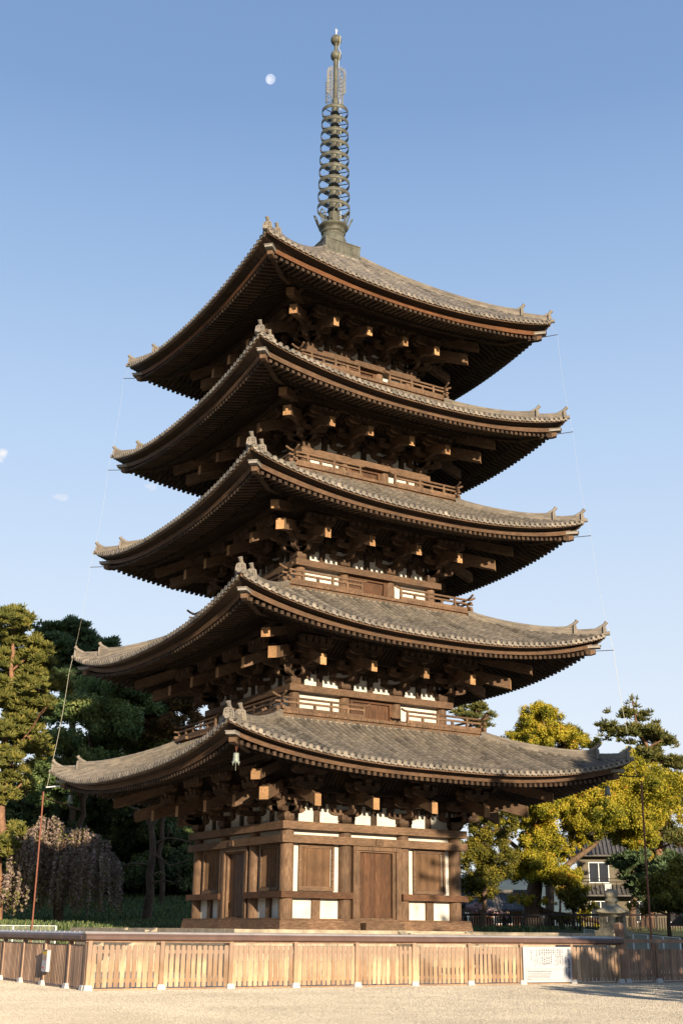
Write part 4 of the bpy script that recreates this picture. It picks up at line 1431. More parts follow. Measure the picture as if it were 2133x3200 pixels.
def cap_run(parent, T, u0, u1):
    m = MB()
    a, b = min(u0, u1), max(u0, u1)
    prof = [(-0.17, 1.385), (-0.17, 1.36), (0.17, 1.36), (0.19, 1.385), (0.19, 1.475), (0.17, 1.49), (0.155, 1.49), (0.15, 1.51), (0.13, 1.53), (-0.13, 1.53), (-0.17, 1.49)]
    m.prism(prof, lambda p, q, s: ((a, b)[s], p, q), T, 0.5)
    n = int((b - a) / 1.8) + 1
    for i in range(1, n):
        u = a + (b - a) * i / n
        m.box(u - 0.012, u + 0.012, -0.172, 0.194, 1.39, 1.495, T, 0.2)
    loc(m, 'metal_cap', 'copper_cap', parent)
    m = MB()
    m.prism([(-0.13, 1.531), (0.135, 1.531), (0.08, 1.585), (0.0, 1.60), (-0.08, 1.585)], lambda p, q, s: ((a - 0.01, b + 0.01)[s], p, q), T, 0.5)
    x = a
    while x < b:
        m.box(x, x + 0.02, -0.02, 0.1, 1.57, 1.592, T, 0.2); x += 0.45
    loc(m, 'cap_ridge', 'cap_top', parent)
    m = MB()
    m.box(a + 0.05, b - 0.05, -0.05, 0.05, 1.30, 1.36, T)
    loc(m, 'top_beam', 'brown_picket', parent)

TF = lambda u, v, z: (u, FY - v, z)
fence_run(front, TF, posts_x, 12, 0.133, 'picket_wood')
cap_run(front, TF, FX - 0.18, 2.25)

leftf = empty('picket_fence', (FX, FY, 0))
tag(leftf, 'dark brown picket fence with a metal cap running back at the left edge', 'fence')
TL = lambda u, v, z: (FX - v, FY + u, z)
lp = [1.55, 3.75, 5.95, 8.15, 10.35, 12.55, 14.75, 16.95, 19.15]
fence_run(leftf, TL, [0.13] + lp, 15, 0.085, 'grey_picket', postmat='grey_picket')
cap_run(leftf, TL, 0.21, 19.2)

rightf = empty('picket_fence', (2.3, FY, 0))
tag(rightf, 'lower brown picket fence with a flat top rail right of the gate post', 'fence')
fence_run(rightf, TF, [2.45, 4.0, 5.6, 7.2, 8.8], 11, 0.10, 'brown_picket', 1.19, cap=False)
m = MB()
m.box(2.36, 5.45, -0.06, 0.06, 1.39, 1.52, TF)
m.box(5.453, 8.8, -0.06, 0.06, 1.39, 1.52, TF)
loc(m, 'top_rail', 'brown_picket', rightf)
gp = empty('gate_post', (2.25, FY, 0))
tag(gp, 'square dark gate post with a capped head at the end of the capped fence', 'post')
m = MB(); m.box(2.14, 2.36, -0.13, 0.10, 0, 1.72, TF); loc(m, 'shaft', 'brown_picket', gp)
m = MB(); m.box(2.09, 2.41, -0.18, 0.15, 1.72, 1.76, TF); m.box(2.12, 2.38, -0.15, 0.12, 1.761, 2.02, TF)
m.hexa([(2.10, -0.17, 2.02), (2.40, -0.17, 2.02), (2.40, 0.14, 2.02), (2.10, 0.14, 2.02)], [(2.22, -0.05, 2.10), (2.28, -0.05, 2.10), (2.28, 0.02, 2.10), (2.22, 0.02, 2.10)], TF)
loc(m, 'post_head', 'brown_picket', gp)

# ---- roofed board at the right edge
kb_ = empty('roofed_post', (8.0, -16.4, 0))
tag(kb_, 'small tiled roof on a dark post cut by the right edge of the picture', 'notice board')
for x_ in (7.02, 9.0):
    m = MB(); m.box(x_, x_ + 0.18, -16.5, -16.3, 0, 2.05); loc(m, 'post', 'brown_picket', kb_)
m = MB(); m.box(7.21, 8.99, -16.45, -16.38, 0.9, 1.95); loc(m, 'board', 'old_wood', kb_)
m = MB()
m.prism([(-0.62, 2.02), (-0.60, 2.08), (0, 2.48), (0.60, 2.08), (0.62, 2.02), (0, 2.40)], lambda p, q, s: ((6.72, 9.4)[s], -16.4 + p, q)); loc(m, 'roof', 'tile_slate', kb_)

# ---- information board
def text_mesh(body, size, mat, loc_, rot, parent, align='CENTER', spacing=1.0, line=1.0, name='lettering', ext=0.0, scale_x=1.0):
    cu = bpy.data.curves.new('text', 'FONT')
    cu.body = body
    cu.size = size
    cu.align_x = align
    cu.align_y = 'TOP'
    cu.space_line = line
    cu.space_character = spacing
    cu.resolution_u = 2
    cu.offset = size * 0.012
    o = bpy.data.objects.new('text', cu)
    COL.objects.link(o)
    dg = bpy.context.evaluated_depsgraph_get()
    me = bpy.data.meshes.new_from_object(o.evaluated_get(dg))
    bpy.data.objects.remove(o)
    M_ = Matrix.Translation(loc_) @ rot.to_4x4() @ Matrix.Diagonal((scale_x, 1, 1, 1))
    me.transform(M_)
    return me
def join_meshes(meshes, name, mat, parent):
    V = []; F = []
    for me in meshes:
        b = len(V)
        V += [tuple(v.co) for v in me.vertices]
        F += [tuple(b + i for i in p.vertices) for p in me.polygons]
    me = bpy.data.meshes.new(name)
    me.from_pydata(V, [], F)
    me.materials.append(MAT[mat])
    me.update()
    o = bpy.data.objects.new(name, me)
    COL.objects.link(o)
    o.parent = parent
    return o

bx0, bx1, bz0_, bz1_ = -2.42, -0.26, 0.085, 1.235
ib = empty('information_board', ((bx0 + bx1) / 2, FY - 0.16, 0))
tag(ib, 'large white information board with Japanese and English text on the front picket fence', 'sign')
m = MB(); m.box(bx0, bx1, FY - 0.165, FY - 0.13, bz0_, bz1_, None, 0.5); loc(m, 'panel', 'white_paint', ib)
m = MB()
for x in (bx0 + 0.25, bx1 - 0.25):
    m.box(x - 0.03, x + 0.03, FY - 0.129, FY - 0.04, bz0_ + 0.1, bz1_ - 0.1)
loc(m, 'bracket', 'brown_picket', ib)
RX = Matrix.Rotation(R(90), 3, 'X')
cols = [
    ('国\n宝\n \n興\n福\n寺\n五\n重\n塔', 0.118, -0.13, 0.07, 0.93),
    ('室\n町\n時\n代\n \n高\n さ\n五\n〇\n・\n一\nm'.replace(' さ', 'さ'), 0.066, -0.27, 0.33, 1.0),
    ('天\n平\n二\n年\n(七\n三\n〇)\nに', 0.066, -0.42, 0.08, 1.04),
    ('光\n明\n皇\n后\nが\n創\n建\n、', 0.066, -0.52, 0.08, 1.04),
    ('現\n在\nの\n塔\nは\n応\n永', 0.066, -0.62, 0.08, 1.14),
    ('三\n十\n三\n年\n(一\n四\n二\n六)', 0.066, -0.71, 0.08, 1.04),
    ('再\n建\n。', 0.066, -0.81, 0.08, 1.1),
    ('初\n層\nの\n須\n弥\n壇\nに', 0.066, -0.92, 0.08, 1.14),
    ('薬\n師\n三\n尊\n像\n(東)', 0.066, -1.02, 0.08, 1.3),
    ('釈\n迦\n三\n尊\n像\n(南)', 0.066, -1.12, 0.08, 1.3),
    ('阿\n弥\n陀\n三\n尊\n像\n(西)', 0.066, -1.22, 0.08, 1.14),
    ('弥\n勒\n三\n尊\n像\n(北)', 0.066, -1.32, 0.08, 1.3),
    ('を\n安\n置\nし\nて\nい\nま\nす。', 0.062, -1.43, 0.08, 1.08),
    ('文\n化\n財\nを\n大\n切\nに', 0.06, -1.56, 0.1, 1.14),
    ('し\nま\nし\nょ\nう', 0.06, -1.66, 0.36, 1.04),
    ('お\n願\nい\nし\nま\nす', 0.055, -1.80, 0.1, 1.1),
]
small = ['This pagoda was constructed by the Empress Komyo in 730. The present building', 'is a reconstruction dating to 1426 and is the second highest pagoda in Japan. Inside', 'the ground floor, on the four sides of the central pillar, are placed the sacred', 'triads of Yakushi in the east, Shaka in the south, Amida in the west and Miroku', 'in the north.']
texts = [('text_column', text_mesh(body, sz, 'ink', Vector((bx1 + dx_, FY - 0.167, bz1_ - dz_)), RX, ib, line=ln)) for body, sz, dx_, dz_, ln in cols]
texts.append(('text_heading', text_mesh('The Five Storied Pagoda (National Treasures)', 0.068, 'ink', Vector((bx0 + 0.16, FY - 0.167, bz0_ + 0.39)), RX, ib, 'LEFT', scale_x=0.86)))
for i, ln in enumerate(small):
    texts.append(('text_line', text_mesh(ln, 0.036, 'ink', Vector((bx0 + 0.16, FY - 0.167, bz0_ + 0.30 - i * 0.045)), RX, ib, 'LEFT', scale_x=0.86)))
for nm, me in texts:
    o = join_meshes([me], nm, 'ink', ib)
    o.data.transform(Matrix.Translation(-ib.location))
m = MB()
fx0, fx1, fz0, fz1 = bx0 + 0.10, bx1 - 0.36, bz0_ + 0.075, bz0_ + 0.43
for (a, b, c_, d_) in ((fx0, fx1, fz0, fz0 + 0.006), (fx0, fx1, fz1 - 0.006, fz1), (fx0, fx0 + 0.006, fz0, fz1), (fx1 - 0.006, fx1, fz0, fz1)):
    m.box(a, b, FY - 0.1672, FY - 0.1655, c_, d_)
loc(m, 'text_border', 'ink', ib)

# ---- slim notice box on the left fence
nb_ = empty('notice_box', (FX - 0.12, -14.0, 0))
ny0, ny1 = -14.62, -14.18
tag(nb_, 'slim white notice box with a yellow top fixed to the left fence', 'sign')
m = MB(); m.box(FX - 0.20, FX - 0.09, ny0, ny1, 0.42, 1.02, None, 0.5); loc(m, 'box', 'white_paint', nb_)
m = MB(); m.box(FX - 0.22, FX - 0.085, ny0 - 0.02, ny1 + 0.02, 1.021, 1.045, None, 0.5); loc(m, 'lid', 'roof_cap_metal', nb_)
m = MB(); m.box(FX - 0.204, FX - 0.2005, ny0 + 0.03, ny1 - 0.03, 0.90, 1.0, None, 0.5); loc(m, 'yellow_header', 'yellow_paint', nb_)
m = MB()
for i in range(3):
    m.box(FX - 0.204, FX - 0.2005, ny0 + 0.06 + i * 0.125, ny0 + 0.13 + i * 0.125, 0.74, 0.885, None, 0.5)
loc(m, 'text_column', 'brown_picket', nb_)
m = MB(); m.box(FX - 0.204, FX - 0.2005, ny0 + 0.2, ny1 - 0.07, 0.51, 0.555, None, 0.5); loc(m, 'red_stamp', 'red_ink', nb_)
m = MB(); m.box(FX - 0.089, FX - 0.072, ny0 + 0.1, ny1 - 0.1, 0.5, 0.9); loc(m, 'back_plate', 'brown_picket', nb_)

# ---- chain-link fences
def chain_fence(label, pts, hgt, nposts, dia=0.085):
    root = empty('wire_fence', pts[0])
    tag(root, label, 'fence')
    P0, P1 = Vector(pts[0]), Vector(pts[1])
    L = (P1 - P0).length
    for i in range(nposts + 1):
        q = P0.lerp(P1, i / nposts)
        m = MB(); m.tube([tuple(q - Vector((0, 0, hgt))), tuple(q)], 0.035, 8); loc(m, 'post', 'white_metal', root)
    m = MB(); m.tube([tuple(P0), tuple(P1)], 0.017, 6); loc(m, 'top_rail', 'white_metal', root)
    m = MB()
    d = (P1 - P0) / L
    n = int(L / dia)
    h = hgt - 0.06
    nrm = d.cross(Vector((0, 0, 1))).normalized()
    r = 0.0045
    for sg in (-1, 1):
        for i in range(-int(h / dia), n + int(h / dia)):
            a0 = i * dia; a1 = a0 + sg * h
            s0, s1 = 0.0, 1.0
            if a1 != a0:
                lo, hi = sorted(((0 - a0) / (a1 - a0), (L - a0) / (a1 - a0)))
                s0, s1 = max(0, lo), min(1, hi)
            if s1 - s0 < 0.02: continue
            A = P0 + d * (a0 + (a1 - a0) * s0) + Vector((0, 0, -0.03 - h * s0))
            B = P0 + d * (a0 + (a1 - a0) * s1) + Vector((0, 0, -0.03 - h * s1))
            w_ = Vector((0, 0, 1)).cross(nrm) * r
            m.add([tuple(A - w_), tuple(A + w_), tuple(B + w_), tuple(B - w_)], [(0, 1, 2, 3)], 0.5)
            m.add([tuple(A - nrm * r), tuple(A + nrm * r), tuple(B + nrm * r), tuple(B - nrm * r)], [(0, 1, 2, 3)], 0.5)
    loc(m, 'wire_mesh', 'wire_mesh', root)
chain_fence('white wire mesh fence behind the brown fence at the left', ((-27.0, 11.0, 1.74), (-9.35, 11.0, 1.78)), 1.75, 8)
chain_fence('white wire mesh fence between the pagoda and the stone lantern', ((16.5, 0.2, 1.93), (9.8, -13.3, 1.56)), 1.6, 7)

# ---- dark back fences
def back_fence(label, A, B, h, pitch=0.16, pw=0.085):
    root = empty('back_fence', A)
    tag(root, label, 'fence')
    A, B = Vector(A), Vector(B)
    L = (B - A).length; d = (B - A) / L
    nrm = d.cross(Vector((0, 0, 1)))
    T = lambda u, v, z: tuple(A + d * u + nrm * v + Vector((0, 0, z)))
    m = MB(); n = int(L / pitch)
    for i in range(n):
        m.box(i * pitch, i * pitch + pw, -0.015, 0.015, 0.05, h - 0.22, T)
    loc(m, 'slat_panel', 'black_wood', root)
    m = MB()
    m.prism([(-0.16, h - 0.13), (0.16, h - 0.13), (0.02, h), (-0.02, h)], lambda p, q, s: ((-0.1, L + 0.1)[s], p, q), T, 0.5)
    loc(m, 'cap', 'black_wood', root)
    k = int(L / 2.2)
    for i in range(k + 1):
        m = MB(); u = L * i / k
        m.box(u - 0.05, u + 0.05, -0.05, 0.05, -0.3, h - 0.13, T); loc(m, 'post', 'black_wood', root)
back_fence('black slat fence behind the camphor trunk, right of the pagoda base', (15.5, 13.5, 1.55), (29.5, 4.5, 1.7), 1.25)
back_fence('low black slat fence behind the stone lantern at the right', (22.0, -2.2, 1.55), (30.5, -8.5, 1.5), 1.2)

# ================================================================== WIRES AND BELLS
def wire(sx, sy, label, pole_mat):
    base = (sx * 10.68, sy * 10.68, 0)
    root = empty('lightning_wire', base)
    tag(root, label, 'wire')
    pts = [(sx * (WT[k] + 0.05), sy * (WT[k] + 0.05), ZC[k] - 0.78) for k in (4, 3, 2, 1, 0)]
    path = []
    for a, b in zip(pts, pts[1:] + [(sx * 10.68, sy * 10.68, 2.2)]):
        A, B = Vector(a), Vector(b)
        for i in range(6):
            q = A.lerp(B, i / 6)
            sag = 0.10 * math.sin(PI * i / 6) if b is not None and a[2] > 9.5 else 0.03
            path.append((q.x - sx * sag * 0.7, q.y - sy * sag * 0.7, q.z))
    path.append((sx * 10.68, sy * 10.68, 2.2))
    path.insert(0, (sx * 8.4, sy * 8.4, ZC[4] + 0.15))
    n = len(path)
    m = MB(); m.tube([q for q in path if q[2] > 8.3], [0.0032 if q[2] > 16 else 0.009 for q in path if q[2] > 8.3], 5, tint=0.5); loc(m, 'cable', 'pale_wire', root)
    m = MB(); m.tube([(sx * 10.70, sy * 10.70, 0), (sx * 10.70, sy * 10.70, 5.0), (sx * 10.72, sy * 10.72, 8.4)], 0.042, 8); loc(m, 'pipe', pole_mat, root)
    for k in range(5):
        e = WT[k] - 0.12 - 0.60 + 0.1
        z = soffit_z(k, e, e, 0) + 0.10
        m = MB(); m.tube([(sx * e, sy * e, z), (sx * (WT[k] + 0.06), sy * (WT[k] + 0.06), ZC[k] - 0.78)], 0.018 if k else 0.035, 6)
        loc(m, 'stand_off', 'white_metal' if (k == 0 and sx < 0) else 'black_wood', root)
wire(-1, 1, 'thin pale cable and rust pipe down the far left corners of the pagoda roofs', 'rust_pipe')
wire(1, -1, 'thin pale cable and brown pipe down the right hand corners of the pagoda roofs', 'rust_pipe')

def bell_proto():
    root = empty('wind_bell')
    m = MB()
    pr = [(0.02, 0.0), (0.15, -0.01), (0.165, -0.05), (0.17, -0.25), (0.19, -0.48), (0.20, -0.56)]
    n = 16
    m.lathe(pr, n)
    for i in range(4):
        a = PI / 2 * i + PI / 4
        m.tube([(0.19 * math.cos(a), 0.19 * math.sin(a), -0.5), (0.215 * math.cos(a), 0.215 * math.sin(a), -0.62), (0.25 * math.cos(a), 0.25 * math.sin(a), -0.70)], [0.04, 0.03, 0.008], 6)
        b = PI / 2 * i
        m.tube([(0.185 * math.cos(b), 0.185 * math.sin(b), -0.5), (0.17 * math.cos(b), 0.17 * math.sin(b), -0.66)], [0.07, 0.015], 6)
    m.build('bell_body', 'bell_metal', root)
    m = MB()
    m.tube([(0, 0, -0.02), (0, 0, 0.2)], 0.015, 6)
    m.tube([(0.055 * math.cos(q), 0, 0.29 + 0.09 * math.sin(q)) for q in np.linspace(-PI / 2, 1.5 * PI, 13)], 0.014, 5)
    m.build('hanger', 'rust_pipe', root)
    m = MB(); m.tube([(0, 0, -0.3), (0, 0, -1.0)], 0.014, 5)
    m.build('clapper', 'bell_metal', root)
    return root
def copy_tree(o, parent=None):
    c = o.copy(); COL.objects.link(c)
    if parent is not None: c.parent = parent
    for ch in list(o.children):
        copy_tree(ch, c)
    return c
bell = bell_proto()
bells = [bell, copy_tree(bell), copy_tree(bell), copy_tree(bell)]
wb = 9.62
zb_ = soffit_z(0, 9.4, 9.4, 0) - 0.40
for b_, (sx, sy), lb in zip(bells, ((-1, -1), (1, -1), (-1, 1)), ('pale bronze wind bell under the nearest corner of the lowest roof', 'dark wind bell under the right corner of the lowest roof, before yellow leaves', 'small grey wind bell under the left corner of the lowest roof, before dark trees')):
    b_.location = (sx * wb, sy * wb, zb_)
    b_.rotation_euler = (0, 0, 0.5 * sx)
    b_.scale = (0.68, 0.68, 0.68)
    tag(b_, lb, 'bell', 'wind bells under the lowest roof')
for ch in list(bells[3].children): bpy.data.objects.remove(ch)
bpy.data.objects.remove(bells[3])

# ================================================================== STONE LANTERN
lx, ly = 6.55, -12.75
ln = empty('stone_lantern', (lx, ly, 0))
tag(ln, 'mossy stone lantern with a broad eave and ball finial behind the gate post', 'lantern')
m = MB(); m.lathe([(0.48, 0), (0.48, 0.14), (0.38, 0.3), (0.26, 0.4), (0.23, 0.8), (0.27, 0.86), (0.23, 0.92), (0.23, 1.3), (0.28, 1.42)], 20, (lx, ly, 0)); loc(m, 'pillar', 'lantern_stone', ln)
rot = lambda a: (lambda u, v, z: (lx + u * math.cos(a) - v * math.sin(a), ly + u * math.sin(a) + v * math.cos(a), z))
TR = rot(0.05)
sq = lambda r, z: [(-r, -r, z), (r, -r, z), (r, r, z), (-r, r, z)]
m = MB(); m.hexa(sq(0.34, 1.40), sq(0.52, 1.62), TR); m.hexa(sq(0.52, 1.621), sq(0.52, 1.84), TR); m.hexa(sq(0.42, 1.841), sq(0.40, 1.93), TR); loc(m, 'platform', 'lantern_stone', ln)
m = MB()
r_ = 0.31
for sx in (-1, 1):
    for sy in (-1, 1):
        m.box(sx * r_ - 0.075, sx * r_ + 0.075, sy * r_ - 0.075, sy * r_ + 0.075, 1.931, 2.46, TR)
for (a, b, c_, d_) in ((-0.235, 0.235, -0.36, -0.27), (-0.235, 0.235, 0.27, 0.36), (-0.36, -0.27, -0.235, 0.235), (0.27, 0.36, -0.235, 0.235)):
    m.box(a, b, c_, d_, 1.931, 2.10, TR); m.box(a, b, c_, d_, 2.36, 2.459, TR)
m.box(-0.36, -0.27, -0.235, -0.06, 2.101, 2.359, TR); m.box(-0.36, -0.27, 0.06, 0.235, 2.101, 2.359, TR)
m.box(0.1, 0.235, -0.26, 0.26, 2.101, 2.359, TR)
loc(m, 'fire_box', 'lantern_stone', ln)
m = MB()
n = 8
vs = []; fs = []
rows = [(0.46, 2.461, 0.0), (0.70, 2.50, 0.07), (0.72, 2.56, 0.08), (0.52, 2.68, 0.02), (0.30, 2.82, 0.0), (0.18, 2.92, 0.0)]
for r0, z, cl in rows:
    for q in range(24):
        a = 2 * PI * q / 24 + PI / 4
        sqr = 1 / max(abs(math.cos(a - PI / 4)), abs(math.sin(a - PI / 4)))
        rr = r0 * (0.55 * sqr + 0.45)
        vs.append((rr * math.cos(a), rr * math.sin(a), z + cl * (sqr - 1) * 2.0))
for i in range(len(rows) - 1):
    for q in range(24):
        fs.append((i * 24 + q, i * 24 + (q + 1) % 24, (i + 1) * 24 + (q + 1) % 24, (i + 1) * 24 + q))
fs.append(tuple(range(24))); fs.append(tuple(range(24 * 5, 24 * 6)))
m.add(vs, fs, 0.4, 0, False, TR); loc(m, 'roof', 'lantern_stone', ln)
m = MB(); m.lathe([(0.17, 2.90), (0.26, 2.94), (0.28, 3.05), (0.22, 3.10), (0.19, 3.13), (0.26, 3.17), (0.30, 3.28), (0.27, 3.38), (0.14, 3.46), (0.02, 3.49)], 18, (lx, ly, 0)); loc(m, 'finial', 'lantern_stone', ln)

# ================================================================== BUILDINGS
def building(label, name, base, ang, w, d, storeys, wallmat, roofh=1.8, sh=2.9, cat='house'):
    root = empty(name, base)
    tag(root, label, cat)
    c, s = math.cos(ang), math.sin(ang)
    T = lambda u, v, z: (base[0] + u * c + v * s, base[1] + u * s - v * c, base[2] + z)   # v>0 faces the camera side
    H = storeys * sh
    m = MB(); m.box(-w / 2, w / 2, -d, 0, -1.5, H, T, 0.5); loc(m, 'wall', wallmat, root)
    for k in range(storeys):
        n = max(1, int(w / 2.6))
        for i in range(n):
            u = -w / 2 + (i + 0.5) * w / n
            f = MB()
            z0, z1 = k * sh + 0.7, k * sh + 2.3
            hw = 0.8
            for (a, b, p, q) in ((u - hw, u + hw, z0, z0 + 0.07), (u - hw, u + hw, z1 - 0.07, z1), (u - hw, u - hw + 0.06, z0 + 0.07, z1 - 0.07), (u + hw - 0.06, u + hw, z0 + 0.07, z1 - 0.07), (u - 0.03, u + 0.03, z0 + 0.07, z1 - 0.07)):
                f.box(a, b, 0.005, 0.06, p, q, T)
            wf = loc(f, 'window', 'white_metal', root)
            g_ = MB(); g_.box(u - hw + 0.06, u + hw - 0.06, 0.006, 0.02, z0 + 0.07, z1 - 0.07, T); loc(g_, 'pane', 'glass', wf)
    def tiled(u0, u1, v0, z0, v1, z1, name):
        r = MB()
        r.prism([(v0, z0), (v0, z0 + 0.12), (v1, z1 + 0.12), (v1, z1)], lambda p, q, sd: ((u0, u1)[sd], p, q), T, 0.4)
        n = int((u1 - u0) / 0.32)
        for i in range(n + 1):
            u = u0 + (u1 - u0) * i / n
            for j in range(3):
                f0, f1 = j / 3, (j + 1) / 3
                r.tube([(u, v0 + (v1 - v0) * f0 + 0.02, z0 + 0.14 + (z1 - z0) * f0), (u, v0 + (v1 - v0) * f1, z0 + 0.13 + (z1 - z0) * f1)], 0.07, 5, T, caps=False)
        return loc(r, name, 'tile_slate', root)
    tiled(-w / 2 - 0.6, w / 2 + 0.6, 0.9, H - 0.25, -d / 2, H + roofh, 'roof')
    tiled(-w / 2 - 0.6, w / 2 + 0.6, -d - 0.9, H - 0.25, -d / 2, H + roofh, 'roof')
    rg = MB(); rg.box(-w / 2 - 0.6, w / 2 + 0.6, -d / 2 - 0.18, -d / 2 + 0.18, H + roofh + 0.05, H + roofh + 0.4, T); loc(rg, 'roof_ridge', 'tile_slate', root)
    if storeys > 1:
        for k in range(1, storeys):
            tiled(-w / 2 - 0.4, w / 2 + 0.4, 1.5, k * sh - 0.35, 0.01, k * sh + 0.35, 'skirt_roof')
        for k in range(1, storeys):
            rl = MB()
            for z in (0.75, 1.0):
                rl.tube([(-w / 2, 0.9, k * sh + z), (w / 2, 0.9, k * sh + z)], 0.025, 5, T)
            for i in range(9):
                u = -w / 2 + w * i / 8
                rl.tube([(u, 0.9, k * sh + 0.1), (u, 0.9, k * sh + 1.0)], 0.02, 5, T)
            loc(rl, 'balcony_rail', 'black_wood', root)
    return root
building('two storey cream inn with grey tiled skirt roof behind trees at right', 'inn_building', (41.3, 21.4, 1.9), R(-40), 9.0, 7.0, 2, 'house_wall', 1.7, 2.95)
building('low house with a terracotta wall and grey roof right of the pagoda base', 'low_house', (37.6, 34.0, 1.7), R(-32), 5.0, 4.0, 1, 'red_house_wall', 1.2, 2.0)
building('small white house with a grey roof glimpsed left of the camphor trunk', 'low_house', (35.0, 40.5, 2.0), R(-32), 5.5, 4.5, 1, 'white_wall', 1.4, 2.2)
building('distant orange tiled house at the right edge behind the pines', 'far_house', (52.5, 18.0, 2.5), R(-42), 7.0, 5.0, 2, 'white_wall', 1.5, 2.6)

# vertical signboard of the inn
SGX, SGY = 34.0, 16.97
sg_ = empty('tall_sign', (SGX, SGY, 1.9))
tag(sg_, 'tall white vertical signboard with black characters in front of the inn', 'sign')
a = R(-37)
c, s = math.cos(a), math.sin(a)
TS = lambda u, v, z: (SGX + u * c + v * s, SGY + u * s - v * c, 1.9 + z)
m = MB(); m.box(-0.24, 0.24, -0.04, 0.04, 0.0, 3.3, TS, 0.5); loc(m, 'panel', 'white_paint', sg_)
m = MB(); m.tube([TS(0, -0.08, -0.4), TS(0, -0.08, 3.2)], 0.04, 8); loc(m, 'pole', 'black_wood', sg_)
RS = Matrix.Rotation(a, 3, 'Z') @ RX
mes = [text_mesh('旅\n館', 0.21, 'ink', Vector(TS(-0.05, 0.043, 2.97)), RS, sg_, line=1.75), text_mesh('大\n仏\n館', 0.36, 'ink', Vector(TS(0.0, 0.043, 2.05)), RS, sg_, line=1.35), text_mesh('興\n福\n寺\n前', 0.10, 'ink', Vector(TS(0.16, 0.043, 3.1)), RS, sg_, line=1.1)]
o = join_meshes(mes, 'lettering', 'ink', sg_)
o.data.transform(Matrix.Translation(-sg_.location))
